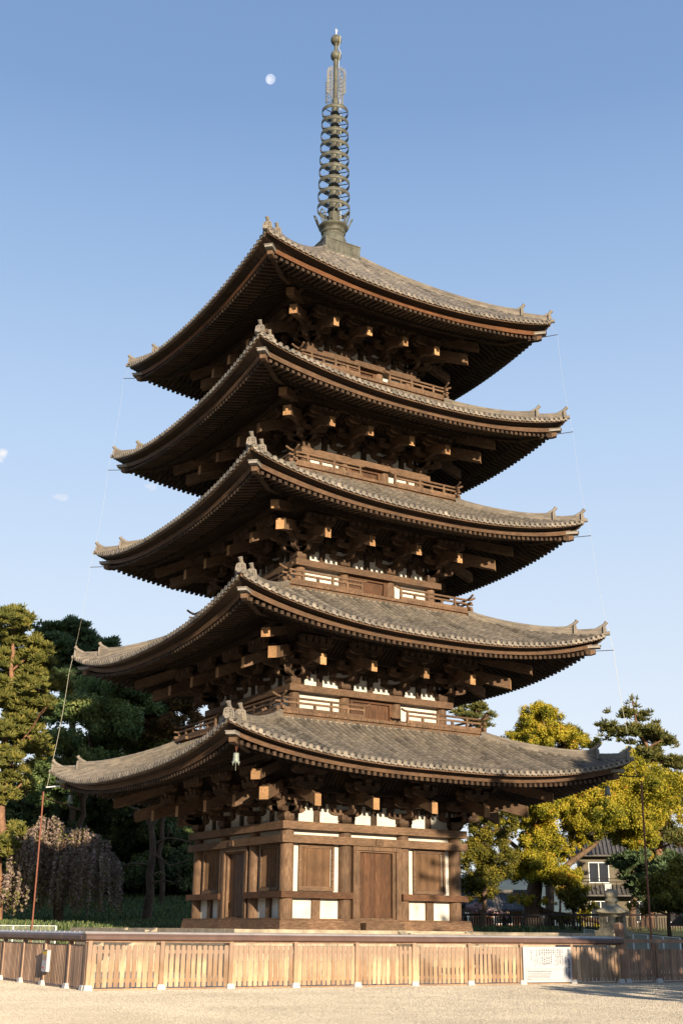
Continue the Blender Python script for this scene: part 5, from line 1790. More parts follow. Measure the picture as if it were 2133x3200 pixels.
TREES = {'back_pine': {'cl': [[36.12, 37.09, 21.41, 0.8], [37.26, 36.23, 21.4, 0.96], [38.09, 35.59, 20.6, 0.64], [36.67, 36.68, 20.09, 0.96], [35.72, 37.39, 20.7, 0.8], [37.6, 35.97, 19.69, 0.8], [43.96, 30.7, 19.07, 0.72],
                      [44.45, 30.25, 18.59, 0.64], [43.3, 31.27, 18.61, 0.72]],
               'limbs': [[[37.56, 36.01, 3.63, 0.4], [37.49, 36.06, 14.42, 0.32], [36.99, 36.44, 20.29, 0.16]], [[37.51, 36.04, 12.5, 0.2], [40.86, 33.36, 15.93, 0.16], [43.82, 30.81, 18.6, 0.08]]]},
 'bare_tree': {'cl': [[1.41, 29.16, 9.2, 0.63], [4.01, 28.09, 8.29, 0.63], [5.17, 27.58, 7.0, 0.63], [2.3, 28.8, 5.78, 0.57], [3.7, 28.22, 5.23, 0.57], [4.59, 27.83, 9.34, 0.5], [4.68, 27.79, 4.68, 0.5],
                      [1.07, 29.29, 5.76, 0.5]],
               'limbs': [[[2.81, 28.59, 2.22, 0.6], [2.95, 28.53, 4.08, 0.44], [2.96, 28.53, 6.37, 0.38], [2.79, 28.6, 8.26, 0.32], [2.51, 28.71, 9.28, 0.19]],
                         [[2.79, 28.6, 8.26, 0.19], [1.89, 28.97, 9.56, 0.13], [1.09, 29.28, 9.84, 0.06]], [[2.91, 28.55, 7.24, 0.19], [3.85, 28.16, 7.7, 0.13], [5.37, 27.49, 7.44, 0.06]],
                         [[2.94, 28.54, 6.66, 0.19], [4.08, 28.06, 5.82, 0.09], [5.43, 27.46, 6.28, 0.06]], [[2.79, 28.6, 8.26, 0.16], [3.48, 28.31, 9.31, 0.09], [4.99, 27.66, 9.64, 0.06]]]},
 'big_yellow_camphor': {'cl': [[31.78, 11.98, 12.13, 1.48], [32.65, 11.13, 11.44, 1.48], [32.97, 10.81, 10.3, 1.03], [31.52, 12.23, 10.32, 1.68], [32.34, 11.44, 9.42, 1.35], [31.59, 12.17, 8.0, 1.22],
                               [31.92, 11.85, 6.92, 0.77], [30.85, 12.87, 10.93, 1.16], [31.0, 12.73, 9.28, 1.1], [31.48, 12.27, 12.81, 0.97]],
                        'limbs': [[[32.37, 11.4, 2.48, 0.52], [32.5, 11.28, 4.18, 0.45], [32.35, 11.43, 7.06, 0.32], [31.91, 11.86, 9.42, 0.23], [31.81, 11.96, 11.82, 0.1]],
                                  [[32.35, 11.43, 7.06, 0.19], [32.94, 10.84, 9.7, 0.1]], [[32.31, 11.47, 6.19, 0.16], [31.3, 12.44, 8.83, 0.1]]]},
 'broad_green': {'cl': [[0.65, 37.96, 18.66, 1.79], [2.43, 37.32, 19.16, 1.72], [4.17, 36.67, 18.49, 1.58], [-0.31, 38.29, 16.83, 1.51], [1.97, 37.49, 16.7, 1.72], [1.56, 37.64, 14.68, 1.65], [3.47, 36.93, 16.16, 1.65],
                        [-0.29, 38.28, 14.6, 1.38], [-0.73, 38.43, 12.36, 1.38], [1.1, 37.8, 12.43, 1.58], [2.96, 37.13, 13.15, 1.38], [-1.21, 38.58, 10.74, 1.24]],
                 'limbs': [[[1.02, 37.83, 3.45, 0.41], [0.76, 37.92, 8.89, 0.34], [1.16, 37.78, 13.74, 0.28], [1.16, 37.78, 18.08, 0.14]], [[0.94, 37.86, 10.49, 0.21], [2.48, 37.31, 14.78, 0.1]],
                           [[0.94, 37.86, 10.49, 0.21], [-0.53, 38.36, 13.67, 0.1]]]},
 'camphor': {'cl': [[23.36, 14.1, 9.64, 0.8], [24.44, 13.2, 10.21, 0.99], [23.86, 13.68, 9.11, 1.05], [25.09, 12.65, 9.63, 1.17], [24.36, 13.27, 7.68, 1.29], [25.0, 12.73, 6.77, 1.11], [23.86, 13.68, 5.98, 1.05],
                    [23.35, 14.1, 5.36, 0.68], [25.29, 12.48, 5.09, 1.05], [24.47, 13.18, 5.36, 0.86], [26.23, 11.67, 10.49, 1.35], [27.07, 10.91, 9.96, 1.29], [27.44, 10.57, 8.67, 1.11], [26.54, 11.39, 8.39, 0.99],
                    [25.88, 11.98, 9.34, 0.86], [25.61, 12.21, 6.83, 0.55], [25.85, 12.0, 4.45, 0.62]],
             'limbs': [[[23.96, 13.61, 1.77, 1.05], [23.98, 13.59, 3.2, 0.83], [24.17, 13.43, 4.58, 0.74], [24.29, 13.33, 5.28, 0.62]],
                       [[24.29, 13.33, 5.28, 0.43], [23.72, 13.8, 6.4, 0.28], [22.73, 14.59, 7.82, 0.18], [21.82, 15.31, 8.39, 0.12]],
                       [[24.29, 13.33, 5.28, 0.46], [25.57, 12.24, 5.7, 0.34], [26.69, 11.26, 6.83, 0.25], [27.69, 10.34, 8.1, 0.12]], [[24.24, 13.37, 5.14, 0.37], [24.57, 13.09, 7.39, 0.28], [25.09, 12.66, 9.4, 0.15]],
                       [[24.09, 13.49, 3.33, 0.37], [25.04, 12.7, 2.88, 0.31], [26.32, 11.59, 2.73, 0.25], [27.75, 10.28, 2.29, 0.18]],
                       [[26.69, 11.26, 6.83, 0.18], [26.54, 11.39, 8.53, 0.12], [26.28, 11.62, 10.26, 0.09]], [[22.73, 14.59, 7.82, 0.12], [22.54, 14.75, 9.4, 0.09], [22.93, 14.44, 10.86, 0.06]]]},
 'dark_pine': {'cl': [[-0.14, 46.63, 25.09, 0.89], [1.13, 46.23, 25.56, 1.04], [2.47, 45.79, 25.27, 0.97], [3.82, 45.33, 24.21, 0.89], [4.97, 44.91, 23.98, 0.74], [5.03, 44.89, 25.12, 0.34], [0.95, 46.29, 23.55, 1.49],
                      [2.84, 45.67, 23.48, 1.49], [0.4, 46.47, 21.84, 1.34], [4.29, 45.16, 22.44, 1.27], [1.79, 46.02, 21.55, 1.49], [-0.43, 46.72, 23.64, 0.89]],
               'limbs': [[[3.36, 45.49, 3.43, 0.52], [2.35, 45.83, 16.47, 0.45], [1.89, 45.99, 23.79, 0.22], [1.8, 46.02, 25.87, 0.07]], [[2.03, 45.94, 21.56, 0.19], [4.01, 45.26, 23.92, 0.07]],
                         [[2.03, 45.94, 21.56, 0.19], [0.19, 46.53, 24.44, 0.07]]]},
 'dark_right_pine': {'cl': [[30.06, 10.87, 6.03, 0.69], [30.81, 10.14, 5.81, 0.82], [30.77, 10.18, 4.91, 0.57], [30.43, 10.51, 6.43, 0.63], [31.15, 9.8, 5.24, 0.63], [31.77, 9.19, 5.53, 0.69], [30.8, 10.14, 6.52, 0.5]],
                     'limbs': [[[30.23, 10.7, 2.18, 0.41], [30.36, 10.57, 4.12, 0.35], [30.45, 10.48, 6.09, 0.22], [30.44, 10.5, 6.66, 0.09]], [[30.41, 10.52, 5.24, 0.13], [31.36, 9.59, 5.53, 0.06]],
                               [[30.44, 10.5, 5.81, 0.13], [29.51, 11.38, 5.52, 0.06]]]},
 'evergreen0': {'cl': [[0.98, 50.47, 11.46, 1.7], [0.4, 50.65, 10.37, 1.39], [1.84, 50.21, 10.24, 1.47], [1.17, 50.42, 9.33, 1.78], [1.73, 50.24, 8.64, 1.55], [0.72, 50.56, 7.56, 1.62], [1.13, 50.43, 12.9, 1.16],
                       [1.61, 50.28, 6.19, 1.47]],
                'limbs': [[[1.7, 50.25, 3.28, 0.23], [1.36, 50.36, 7.93, 0.19], [0.98, 50.47, 11.46, 0.12]]]},
 'evergreen1': {'cl': [[3.45, 49.68, 10.47, 1.7], [2.86, 49.88, 9.38, 1.39], [4.3, 49.4, 9.24, 1.47], [3.66, 49.61, 7.81, 1.78], [4.26, 49.41, 6.6, 1.55], [3.24, 49.75, 5.54, 1.62], [3.61, 49.63, 11.91, 1.16],
                       [4.12, 49.46, 4.17, 1.47]],
                'limbs': [[[4.02, 49.49, 3.31, 0.23], [3.72, 49.59, 7.99, 0.19], [3.45, 49.68, 10.47, 0.12]]]},
 'evergreen2': {'cl': [[5.73, 48.89, 11.98, 1.7], [5.13, 49.11, 10.88, 1.39], [6.57, 48.59, 10.74, 1.47], [5.94, 48.82, 9.11, 1.78], [6.54, 48.6, 7.71, 1.55], [5.51, 48.97, 6.63, 1.62], [5.9, 48.83, 13.44, 1.16],
                       [6.38, 48.66, 5.25, 1.47]],
                'limbs': [[[6.35, 48.67, 3.35, 0.23], [6.08, 48.77, 8.05, 0.19], [5.73, 48.89, 11.98, 0.12]]]},
 'evergreen3': {'cl': [[7.74, 48.15, 12.77, 1.7], [7.12, 48.38, 11.66, 1.39], [8.57, 47.83, 11.52, 1.47], [7.92, 48.08, 9.88, 1.78], [8.52, 47.85, 8.46, 1.55], [7.48, 48.25, 7.37, 1.62], [7.92, 48.08, 14.25, 1.16],
                       [8.34, 47.92, 5.99, 1.47]],
                'limbs': [[[8.35, 47.92, 3.38, 0.23], [8.11, 48.01, 8.1, 0.19], [7.74, 48.15, 12.77, 0.12]]]},
 'evergreen4': {'cl': [[9.58, 47.43, 13.56, 1.7], [8.96, 47.68, 12.44, 1.39], [10.41, 47.09, 12.3, 1.47], [9.76, 47.36, 10.47, 1.78], [10.36, 47.11, 8.86, 1.55], [9.31, 47.54, 7.77, 1.62], [9.77, 47.35, 15.05, 1.16],
                       [10.17, 47.19, 6.37, 1.47]],
                'limbs': [[[10.18, 47.19, 3.41, 0.23], [9.97, 47.27, 8.14, 0.19], [9.58, 47.43, 13.56, 0.12]]]},
 'evergreen5': {'cl': [[11.62, 46.58, 13.99, 1.7], [10.99, 46.85, 12.87, 1.39], [12.44, 46.23, 12.72, 1.47], [11.8, 46.51, 10.52, 1.78], [12.41, 46.24, 8.55, 1.55], [11.35, 46.7, 7.46, 1.62], [11.82, 46.5, 15.49, 1.16],
                       [12.2, 46.34, 6.06, 1.47]],
                'limbs': [[[12.17, 46.35, 3.43, 0.23], [11.99, 46.43, 8.18, 0.19], [11.62, 46.58, 13.99, 0.12]]]},
 'evergreen6': {'cl': [[13.06, 45.96, 12.56, 1.7], [12.43, 46.23, 11.44, 1.39], [13.87, 45.6, 11.29, 1.47], [13.21, 45.89, 9.47, 1.78], [13.79, 45.63, 7.86, 1.55], [12.73, 46.1, 6.77, 1.62], [13.26, 45.87, 14.04, 1.16],
                       [13.57, 45.73, 5.38, 1.47]],
                'limbs': [[[13.49, 45.77, 3.45, 0.23], [13.33, 45.84, 8.21, 0.19], [13.06, 45.96, 12.56, 0.12]]]},
 'evergreen7': {'cl': [[2.41, 50.02, 8.66, 1.7], [1.82, 50.21, 7.59, 1.39], [3.25, 49.75, 7.45, 1.47], [2.58, 49.97, 6.56, 1.78], [3.14, 49.78, 5.88, 1.55], [2.13, 50.11, 4.82, 1.62], [2.56, 49.97, 10.08, 1.16],
                       [3.01, 49.83, 3.47, 1.47]],
                'limbs': [[[2.86, 49.88, 3.3, 0.23], [2.54, 49.98, 7.96, 0.19], [2.41, 50.02, 8.66, 0.12]]]},
 'olive_tree': {'cl': [[17.39, 11.14, 7.92, 0.63], [17.75, 10.87, 7.2, 0.8], [17.35, 11.17, 5.92, 1.03], [18.13, 10.58, 5.09, 0.92], [17.22, 11.27, 4.56, 0.8], [18.28, 10.46, 4.1, 0.63], [17.9, 10.75, 6.4, 0.8],
                       [17.73, 10.89, 8.46, 0.52], [17.08, 11.37, 6.72, 0.63], [17.53, 11.04, 3.83, 0.63], [18.82, 10.04, 8.81, 0.74], [18.62, 10.2, 7.52, 0.74], [19.11, 9.81, 6.41, 0.69], [18.95, 9.94, 5.33, 0.57],
                       [18.36, 10.4, 9.35, 0.69], [19.36, 9.61, 7.92, 0.57], [17.19, 11.29, 8.86, 0.52]],
                'limbs': [[[17.7, 10.91, 1.99, 0.34], [17.88, 10.77, 3.06, 0.26], [17.77, 10.85, 5.4, 0.2], [17.6, 10.98, 7.52, 0.11]], [[17.82, 10.82, 4.36, 0.14], [18.31, 10.44, 5.14, 0.06]]]},
 'pink_shrub': {'cl': [[26.72, 24.15, 3.27, 0.62], [27.39, 23.64, 3.4, 0.62], [28.0, 23.17, 3.1, 0.48], [28.55, 22.74, 2.89, 0.34]], 'limbs': [[[27.26, 23.74, 2.11, 0.1], [27.29, 23.72, 3.19, 0.07]]]},
 'reddish_tree': {'cl': [[6.6, 40.01, 18.17, 1.29], [8.12, 39.38, 18.73, 1.36], [9.56, 38.76, 18.57, 1.15], [7.71, 39.55, 16.73, 1.43], [10.18, 38.48, 17.66, 1.0], [6.43, 40.07, 15.43, 1.43], [8.64, 39.16, 16.2, 1.29],
                         [5.56, 40.42, 16.44, 1.07]],
                  'limbs': [[[8.35, 39.28, 3.78, 0.32], [8.02, 39.42, 11.02, 0.29], [8.0, 39.43, 16.18, 0.18], [8.13, 39.38, 18.66, 0.07]], [[8.02, 39.42, 11.02, 0.14], [6.59, 40.01, 15.43, 0.07]]]},
 'right_bush': {'cl': [[21.92, -0.77, 4.16, 1.06], [22.25, -1.1, 3.46, 1.06], [21.4, -0.25, 3.22, 0.58], [22.5, -1.36, 5.1, 0.74], [21.7, -0.55, 3.15, 0.69], [21.03, 0.12, 3.26, 0.26], [20.33, 0.79, 3.14, 0.37]],
                'limbs': [[[21.9, -0.75, 2.23, 0.19], [21.96, -0.8, 3.27, 0.13], [22.11, -0.96, 4.67, 0.08]]]},
 'right_pine': {'cl': [[33.7, 12.91, 17.98, 0.46], [33.34, 13.25, 17.09, 0.79], [34.31, 12.3, 16.99, 0.72], [32.47, 14.09, 15.78, 0.86], [31.79, 14.72, 16.12, 0.53], [33.36, 13.24, 15.5, 1.05], [34.41, 12.2, 15.4, 0.99],
                       [35.08, 11.52, 14.96, 0.86], [35.6, 10.98, 15.1, 0.53], [34.55, 12.06, 13.82, 1.12], [35.58, 11.0, 13.16, 0.99], [33.85, 12.75, 13.84, 0.92], [35.35, 11.25, 11.85, 0.99],
                       [35.69, 10.89, 10.41, 0.86], [34.98, 11.63, 8.82, 0.99], [35.52, 11.07, 8.0, 0.86], [34.43, 12.18, 7.12, 0.86], [35.05, 11.55, 6.29, 0.86], [32.25, 14.29, 17.13, 0.33]],
                'limbs': [[[33.56, 13.04, 2.35, 0.59], [33.97, 12.64, 4.24, 0.53], [34.55, 12.06, 7.48, 0.43], [34.9, 11.7, 10.18, 0.33], [34.54, 12.07, 13.57, 0.23], [33.95, 12.66, 15.79, 0.16],
                           [33.71, 12.9, 18.21, 0.07]],
                          [[34.9, 11.7, 10.18, 0.16], [35.67, 10.92, 10.77, 0.07]], [[34.54, 12.07, 13.57, 0.16], [35.59, 10.99, 13.38, 0.07]], [[34.26, 12.35, 14.52, 0.13], [35.05, 11.55, 15.12, 0.07]],
                          [[33.95, 12.66, 15.79, 0.13], [32.43, 14.13, 16.0, 0.07], [31.76, 14.76, 16.34, 0.03]], [[34.55, 12.06, 7.48, 0.16], [35.42, 11.17, 8.06, 0.07]]]},
 'small_green': {'cl': [[24.41, 10.6, 3.93, 0.72], [24.99, 10.1, 3.67, 0.66], [25.22, 9.89, 4.26, 0.48], [24.6, 10.44, 3.23, 0.6], [25.32, 9.8, 3.19, 0.48]],
                 'limbs': [[[24.73, 10.32, 2.38, 0.15], [24.76, 10.29, 3.32, 0.12], [24.84, 10.23, 4.12, 0.06]]]},
 'sunlit_pine': {'cl': [[-8.96, 26.29, 21.45, 0.76], [-8.02, 26.03, 20.69, 0.88], [-9.14, 26.34, 19.95, 1.17], [-7.41, 25.85, 19.31, 1.12], [-8.45, 26.15, 18.3, 1.23], [-6.7, 25.64, 17.98, 1.06],
                        [-5.94, 25.4, 17.23, 0.7], [-8.88, 26.27, 16.25, 1.23], [-7.34, 25.83, 16.05, 1.06], [-8.87, 26.27, 14.26, 1.06], [-7.69, 25.93, 13.48, 1.06], [-6.79, 25.66, 16.81, 0.88],
                        [-8.34, 26.12, 11.91, 1.0], [-6.64, 25.62, 12.83, 0.76], [-7.27, 25.81, 11.68, 0.65], [-7.55, 25.89, 10.43, 0.65], [-8.0, 26.02, 6.64, 1.0], [-7.69, 25.93, 7.72, 0.65],
                        [-6.07, 25.44, 15.55, 0.53], [-8.33, 26.11, 9.58, 0.76], [-8.72, 26.23, 17.41, 1.0], [-8.0, 26.02, 15.44, 1.0], [-8.4, 26.14, 14.85, 0.88], [-9.25, 26.37, 18.24, 1.06],
                        [-7.87, 25.98, 16.88, 0.88], [-8.48, 26.16, 13.43, 1.0], [-7.86, 25.98, 10.97, 0.88], [-7.51, 25.88, 14.33, 0.76]],
                 'limbs': [[[-8.08, 26.05, 2.47, 0.47], [-8.53, 26.17, 9.03, 0.41], [-8.48, 26.16, 11.76, 0.35], [-8.56, 26.18, 15.98, 0.29], [-8.72, 26.23, 18.86, 0.21], [-8.86, 26.26, 21.52, 0.09]],
                           [[-8.48, 26.16, 11.76, 0.18], [-7.43, 25.86, 13.49, 0.12], [-6.45, 25.56, 12.83, 0.06]], [[-8.56, 26.18, 15.98, 0.18], [-7.31, 25.82, 16.63, 0.12], [-6.02, 25.42, 17.23, 0.06]],
                           [[-8.67, 26.21, 17.7, 0.15], [-7.38, 25.84, 18.96, 0.09]], [[-8.53, 26.17, 9.03, 0.15], [-7.42, 25.85, 10.43, 0.09]]]},
 'tall_camphor': {'cl': [[33.85, 23.58, 18.41, 1.15], [33.11, 24.2, 17.82, 1.15], [34.49, 23.04, 17.8, 1.29], [33.52, 23.86, 16.41, 1.5], [32.19, 24.96, 16.85, 0.79], [34.89, 22.69, 16.39, 1.29],
                         [35.92, 21.78, 16.37, 0.93], [36.53, 21.24, 16.21, 0.64], [32.7, 24.54, 15.73, 1.07], [34.23, 23.26, 14.05, 1.97], [32.52, 24.69, 14.07, 1.43], [35.67, 22.01, 14.37, 1.61],
                         [34.08, 23.39, 19.01, 0.64]],
                  'limbs': [[[33.93, 23.52, 3.46, 0.57], [34.14, 23.34, 9.65, 0.5], [34.19, 23.29, 14.39, 0.32], [34.06, 23.4, 16.82, 0.18], [33.91, 23.53, 18.58, 0.11]],
                            [[34.19, 23.29, 14.39, 0.18], [35.35, 22.29, 16.1, 0.11]], [[34.19, 23.29, 14.39, 0.18], [32.72, 24.53, 16.49, 0.11]]]},
 'weeping_cherry': {'cl': [[-4.78, 27.12, 8.13, 0.72], [-5.38, 27.32, 7.5, 0.66], [-3.92, 26.84, 7.27, 1.02], [-2.73, 26.43, 7.3, 1.02], [-1.9, 26.13, 6.77, 1.08], [-5.43, 27.34, 6.54, 1.02], [-6.31, 27.61, 6.11, 0.84],
                           [-4.09, 26.9, 6.17, 1.2], [-2.9, 26.49, 6.06, 1.2], [-1.45, 25.97, 5.96, 0.9], [-7.12, 27.85, 5.02, 0.66], [-0.85, 25.74, 5.56, 0.54], [-7.47, 27.95, 4.61, 0.6], [-6.58, 27.69, 4.76, 0.72]],
                    'limbs': [[[-3.89, 26.83, 2.02, 0.36], [-4.12, 26.91, 3.87, 0.3], [-4.19, 26.93, 5.76, 0.27], [-3.9, 26.84, 7.13, 0.15]],
                              [[-4.19, 26.93, 5.76, 0.15], [-5.35, 27.31, 7.09, 0.09], [-6.67, 27.71, 5.7, 0.06]], [[-4.1, 26.9, 6.31, 0.15], [-2.6, 26.38, 7.31, 0.09], [-1.34, 25.92, 6.23, 0.06]],
                              [[-4.23, 26.95, 6.3, 0.12], [-4.71, 27.1, 7.94, 0.06]]]}}

# ================================================================== TREES
def unit(n):
    v = rng.normal(size=(n, 3))
    return v / np.linalg.norm(v, axis=1, keepdims=True)

def leaf_quads(C, N, size):
    """one quad per centre C, facing roughly N"""
    n = len(C)
    N = N / np.linalg.norm(N, axis=1, keepdims=True)
    A = np.cross(N, unit(n)); A /= np.linalg.norm(A, axis=1, keepdims=True) + 1e-9
    B = np.cross(N, A)
    s = (size * rng.uniform(0.65, 1.35, n))[:, None]
    A = A * s * 0.5; B = B * s * 0.32
    V = np.empty((n, 4, 3))
    V[:, 0] = C - A; V[:, 1] = C + B * 0.9 - A * 0.1; V[:, 2] = C + A; V[:, 3] = C - B * 0.9 + A * 0.1
    return V

def broad_crown(clumps, size, dens, flat=0.85, sub=14):
    Cs = []; Ns = []; T = []
    for (x, y, z, r) in clumps:
        c0 = np.array([x, y, z])
        # each clump is a cluster of twig puffs with gaps between them
        m = max(6, int(sub * (r / 1.2) ** 1.6))
        d = unit(m)
        d[:, 2] = np.where(d[:, 2] < -0.35, -d[:, 2] * 0.6, d[:, 2])
        pc = c0 + d * (r * rng.uniform(0.25, 1.08, (m, 1))) * np.array([1, 1, flat])
        pr = r * rng.uniform(0.16, 0.42, m)
        tb = rng.uniform(-0.22, 0.22, m) + rng.normal(0, 0.08)
        for i in range(m):
            k = int(dens * pr[i] ** 2)
            if k < 4: continue
            dd = unit(k)
            rr = pr[i] * (rng.uniform(0.35, 1.15, (k, 1)))
            Cs.append(pc[i] + dd * rr)
            Ns.append(dd + rng.normal(0, 0.85, (k, 3)) + np.array([0, 0, 0.2]))
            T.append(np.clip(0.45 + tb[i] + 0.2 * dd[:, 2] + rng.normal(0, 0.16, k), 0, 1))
    C = np.concatenate(Cs); N = np.concatenate(Ns)
    return leaf_quads(C, N, size), np.concatenate(T)

def needle_crown(clumps, size, dens, flat=0.85, sub=12):
    Cs = []; T = []; D = []
    for (x, y, z, r) in clumps:
        c0 = np.array([x, y, z])
        m = max(6, int(1.5 * sub * (r / 1.0) ** 1.7))
        d = unit(m)
        pc = c0 + d * (r * rng.uniform(0.2, 1.0, (m, 1))) * np.array([1.1, 1.1, flat])
        for i in range(m):
            pr = r * rng.uniform(0.16, 0.36)
            k = max(8, int(dens * pr * pr))
            dd = unit(k); dd[:, 2] = np.abs(dd[:, 2]) * 1.0 - 0.25
            Cs.append(pc[i] + dd * pr * rng.uniform(0.3, 1.0, (k, 1)) * np.array([1.15, 1.15, 0.7]))
            D.append(dd + np.array([0, 0, 0.55]) + rng.normal(0, 0.35, (k, 3)))
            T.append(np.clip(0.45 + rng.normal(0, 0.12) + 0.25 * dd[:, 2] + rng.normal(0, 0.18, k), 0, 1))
    C = np.concatenate(Cs); D = np.concatenate(D)
    D /= np.linalg.norm(D, axis=1, keepdims=True)
    n = len(C)
    A = np.cross(D, unit(n)); A /= np.linalg.norm(A, axis=1, keepdims=True) + 1e-9
    L = (size * rng.uniform(0.7, 1.4, n))[:, None]
    Wd = A * (size * 0.17)
    V = np.empty((n, 4, 3))
    V[:, 0] = C - Wd; V[:, 1] = C + Wd; V[:, 2] = C + D * L + Wd * 0.5; V[:, 3] = C + D * L - Wd * 0.5
    return V, np.concatenate(T)

def depth_clumps(cl, spread, extra):
    """clumps as seen plus others filling the crown's depth"""
    f = np.array([0.515, 0.857, 0.0])
    out = []
    for (x, y, z, r) in cl:
        o_ = rng.uniform(-0.5, 0.5) * spread
        out.append((x + f[0] * o_, y + f[1] * o_, z, r))
    for i in range(int(len(cl) * extra)):
        x, y, z, r = cl[rng.integers(len(cl))]
        o_ = rng.choice([-1, 1]) * rng.uniform(0.5, 1.0) * spread
        g_ = 0.35
        out.append((x + f[0] * o_ + rng.normal(0, r * g_), y + f[1] * o_ + rng.normal(0, r * g_), z + rng.normal(0, r * g_) - 0.1 * r, r * rng.uniform(0.7, 1.0)))
    return out

def wiggle(P, amp):
    """subdivide a limb and make it crooked"""
    out = []
    for a, b in zip(P[:-1], P[1:]):
        A, B = np.array(a[:3]), np.array(b[:3])
        L = np.linalg.norm(B - A)
        n = max(2, int(L / 0.9))
        for i in range(n):
            t = i / n
            q = A + (B - A) * t
            if i: q = q + rng.normal(0, amp * min(1, L / 3), 3)
            out.append((tuple(q), a[3] + (b[3] - a[3]) * t))
    out.append((tuple(P[-1][:3]), P[-1][3]))
    return [p for p, _ in out], [max(0.012, r) for _, r in out]

def twigs(mb, cl, limbs, frac=0.8):
    """thin branches from the nearest limb to the clumps"""
    pts = []
    for L in limbs:
        for a, b in zip(L[:-1], L[1:]):
            for t in np.linspace(0, 1, 5):
                pts.append([a[i] + (b[i] - a[i]) * t for i in range(4)])
    pts = np.array(pts)
    for c in cl:
        if rng.random() > frac: continue
        c_ = np.array(c[:3])
        dd = np.linalg.norm(pts[:, :3] - c_, axis=1) + 0.5 * np.maximum(0, pts[:, 2] - c_[2])
        b = pts[dd.argmin()]
        if dd.min() > 9: continue
        r0 = max(0.03, min(b[3] * 0.6, 0.09))
        P, Rr = wiggle([[*b[:3], r0], [*(b[:3] * 0.4 + c_ * 0.6 + np.array([0, 0, 0.15])), r0 * 0.7], [*c_, r0 * 0.3]], 0.08)
        mb.tube(P, Rr, 6, caps=False)
        for _ in range(4):
            e = c_ + unit(1)[0] * c[3] * 0.75
            mb.tube([tuple(b[:3] * 0.25 + c_ * 0.75), tuple((c_ + e) / 2 + rng.normal(0, 0.08, 3)), tuple(e)], [r0 * 0.35, r0 * 0.25, 0.01], 4, caps=False)

def plant(key, name, label, cat, leaf, bark, kind='broad', size=0.2, dens=420, spread=3.0, extra=0.6, group=None, tw=0.8, sub=14, amp=0.10, lr=0.62, rs=1.18, fill=0.0):
    T = TREES[key]
    limbs = [[list(p) for p in L] for L in T['limbs']]
    for L in limbs:
        for q in L:
            q[3] *= lr
    b = limbs[0][0]
    gz = float(bank_h(np.array(b[0]), np.array(b[1])))
    limbs[0].insert(0, [b[0], b[1], min(gz, b[2]) - 0.3, b[3] * 1.25])
    root = empty(name, (b[0], b[1], gz))
    tag(root, label, cat, group)
    cl = depth_clumps([(c[0], c[1], c[2], c[3] * rs) for c in T['cl']], spread, extra)
    mb = MB()
    for L in limbs:
        P, Rr = wiggle(L, amp)
        mb.tube(P, Rr, 10, caps=False)
    twigs(mb, cl, limbs, tw)
    if fill:
        for L in limbs[1:]:
            for a_, b_ in zip(L[:-1], L[1:]):
                for t_ in np.linspace(0.3, 1, 4):
                    q = [a_[i] + (b_[i] - a_[i]) * t_ for i in range(3)]
                    if rng.random() < fill:
                        cl.append((q[0] + rng.normal(0, 0.5), q[1] + rng.normal(0, 0.5), q[2] + rng.uniform(-0.2, 0.7), rng.uniform(0.4, 0.8)))
    loc(mb, 'trunk', bark, root)
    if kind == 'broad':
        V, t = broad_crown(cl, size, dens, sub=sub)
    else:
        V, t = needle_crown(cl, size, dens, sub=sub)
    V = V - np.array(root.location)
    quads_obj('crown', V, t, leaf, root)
    return root

plant('sunlit_pine', 'pine_tree', 'tall sunlit pine with orange bark at the left edge', 'tree', 'pine_needle', 'pine_bark', 'needle', 0.26, 800, 2.8, 0.8, sub=17, rs=1.1)
plant('dark_pine', 'pine_tree', 'dark shaded pine behind the left roof tips, topmost on the left skyline', 'tree', 'dark_needle', 'bark', 'needle', 0.36, 800, 4, 1.0, sub=16)
plant('broad_green', 'evergreen_tree', 'broad dark green tree behind the second roof left corner', 'tree', 'green_leaf', 'bark', 'broad', 0.26, 800, 5, 1.2, rs=1.25)
plant('reddish_tree', 'evergreen_tree', 'reddish brown leaved tree between the two lowest left eaves', 'tree', 'reddish_leaf', 'bark', 'broad', 0.24, 800, 4, 1.0, rs=1.25)
EVL = ['deep green shade tree behind the weeping cherry, farthest left', 'deep green shade tree just left of the cherry crown top', 'deep green shade tree above the right half of the cherry', 'deep green shade tree between the cherry and the bare tree', 'deep green shade tree directly behind the bare tree crown', 'deep green shade tree behind the lowest left eave bracket ends', 'deep green shade tree nearest the left wall of the pagoda', 'low deep green shade tree filling the gap behind the cherry']
for i in range(8):
    plant('evergreen%d' % i, 'evergreen_tree', EVL[i], 'tree', 'deep_leaf', 'bark', 'broad', 0.30, 480, 5.0, 1.3, 'dark trees on the bank at the left', rs=1.35)
plant('bare_tree', 'bare_tree', 'bare branched tree with few leaves left of the pagoda base', 'tree', 'green_leaf', 'bark', 'broad', 0.16, 150, 2.2, 0.3, tw=1.0, sub=8, rs=1.0)
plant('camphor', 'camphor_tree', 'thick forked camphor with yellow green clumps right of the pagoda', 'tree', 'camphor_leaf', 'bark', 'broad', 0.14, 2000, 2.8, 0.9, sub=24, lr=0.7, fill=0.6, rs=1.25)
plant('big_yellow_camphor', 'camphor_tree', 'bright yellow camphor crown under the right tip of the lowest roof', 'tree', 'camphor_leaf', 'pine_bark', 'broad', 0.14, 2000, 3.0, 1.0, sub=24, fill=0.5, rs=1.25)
plant('tall_camphor', 'camphor_tree', 'yellow camphor top rising above the right side of the lowest roof', 'tree', 'camphor_leaf', 'bark', 'broad', 0.15, 1800, 3.0, 0.7, sub=22, fill=0.3, rs=1.1)
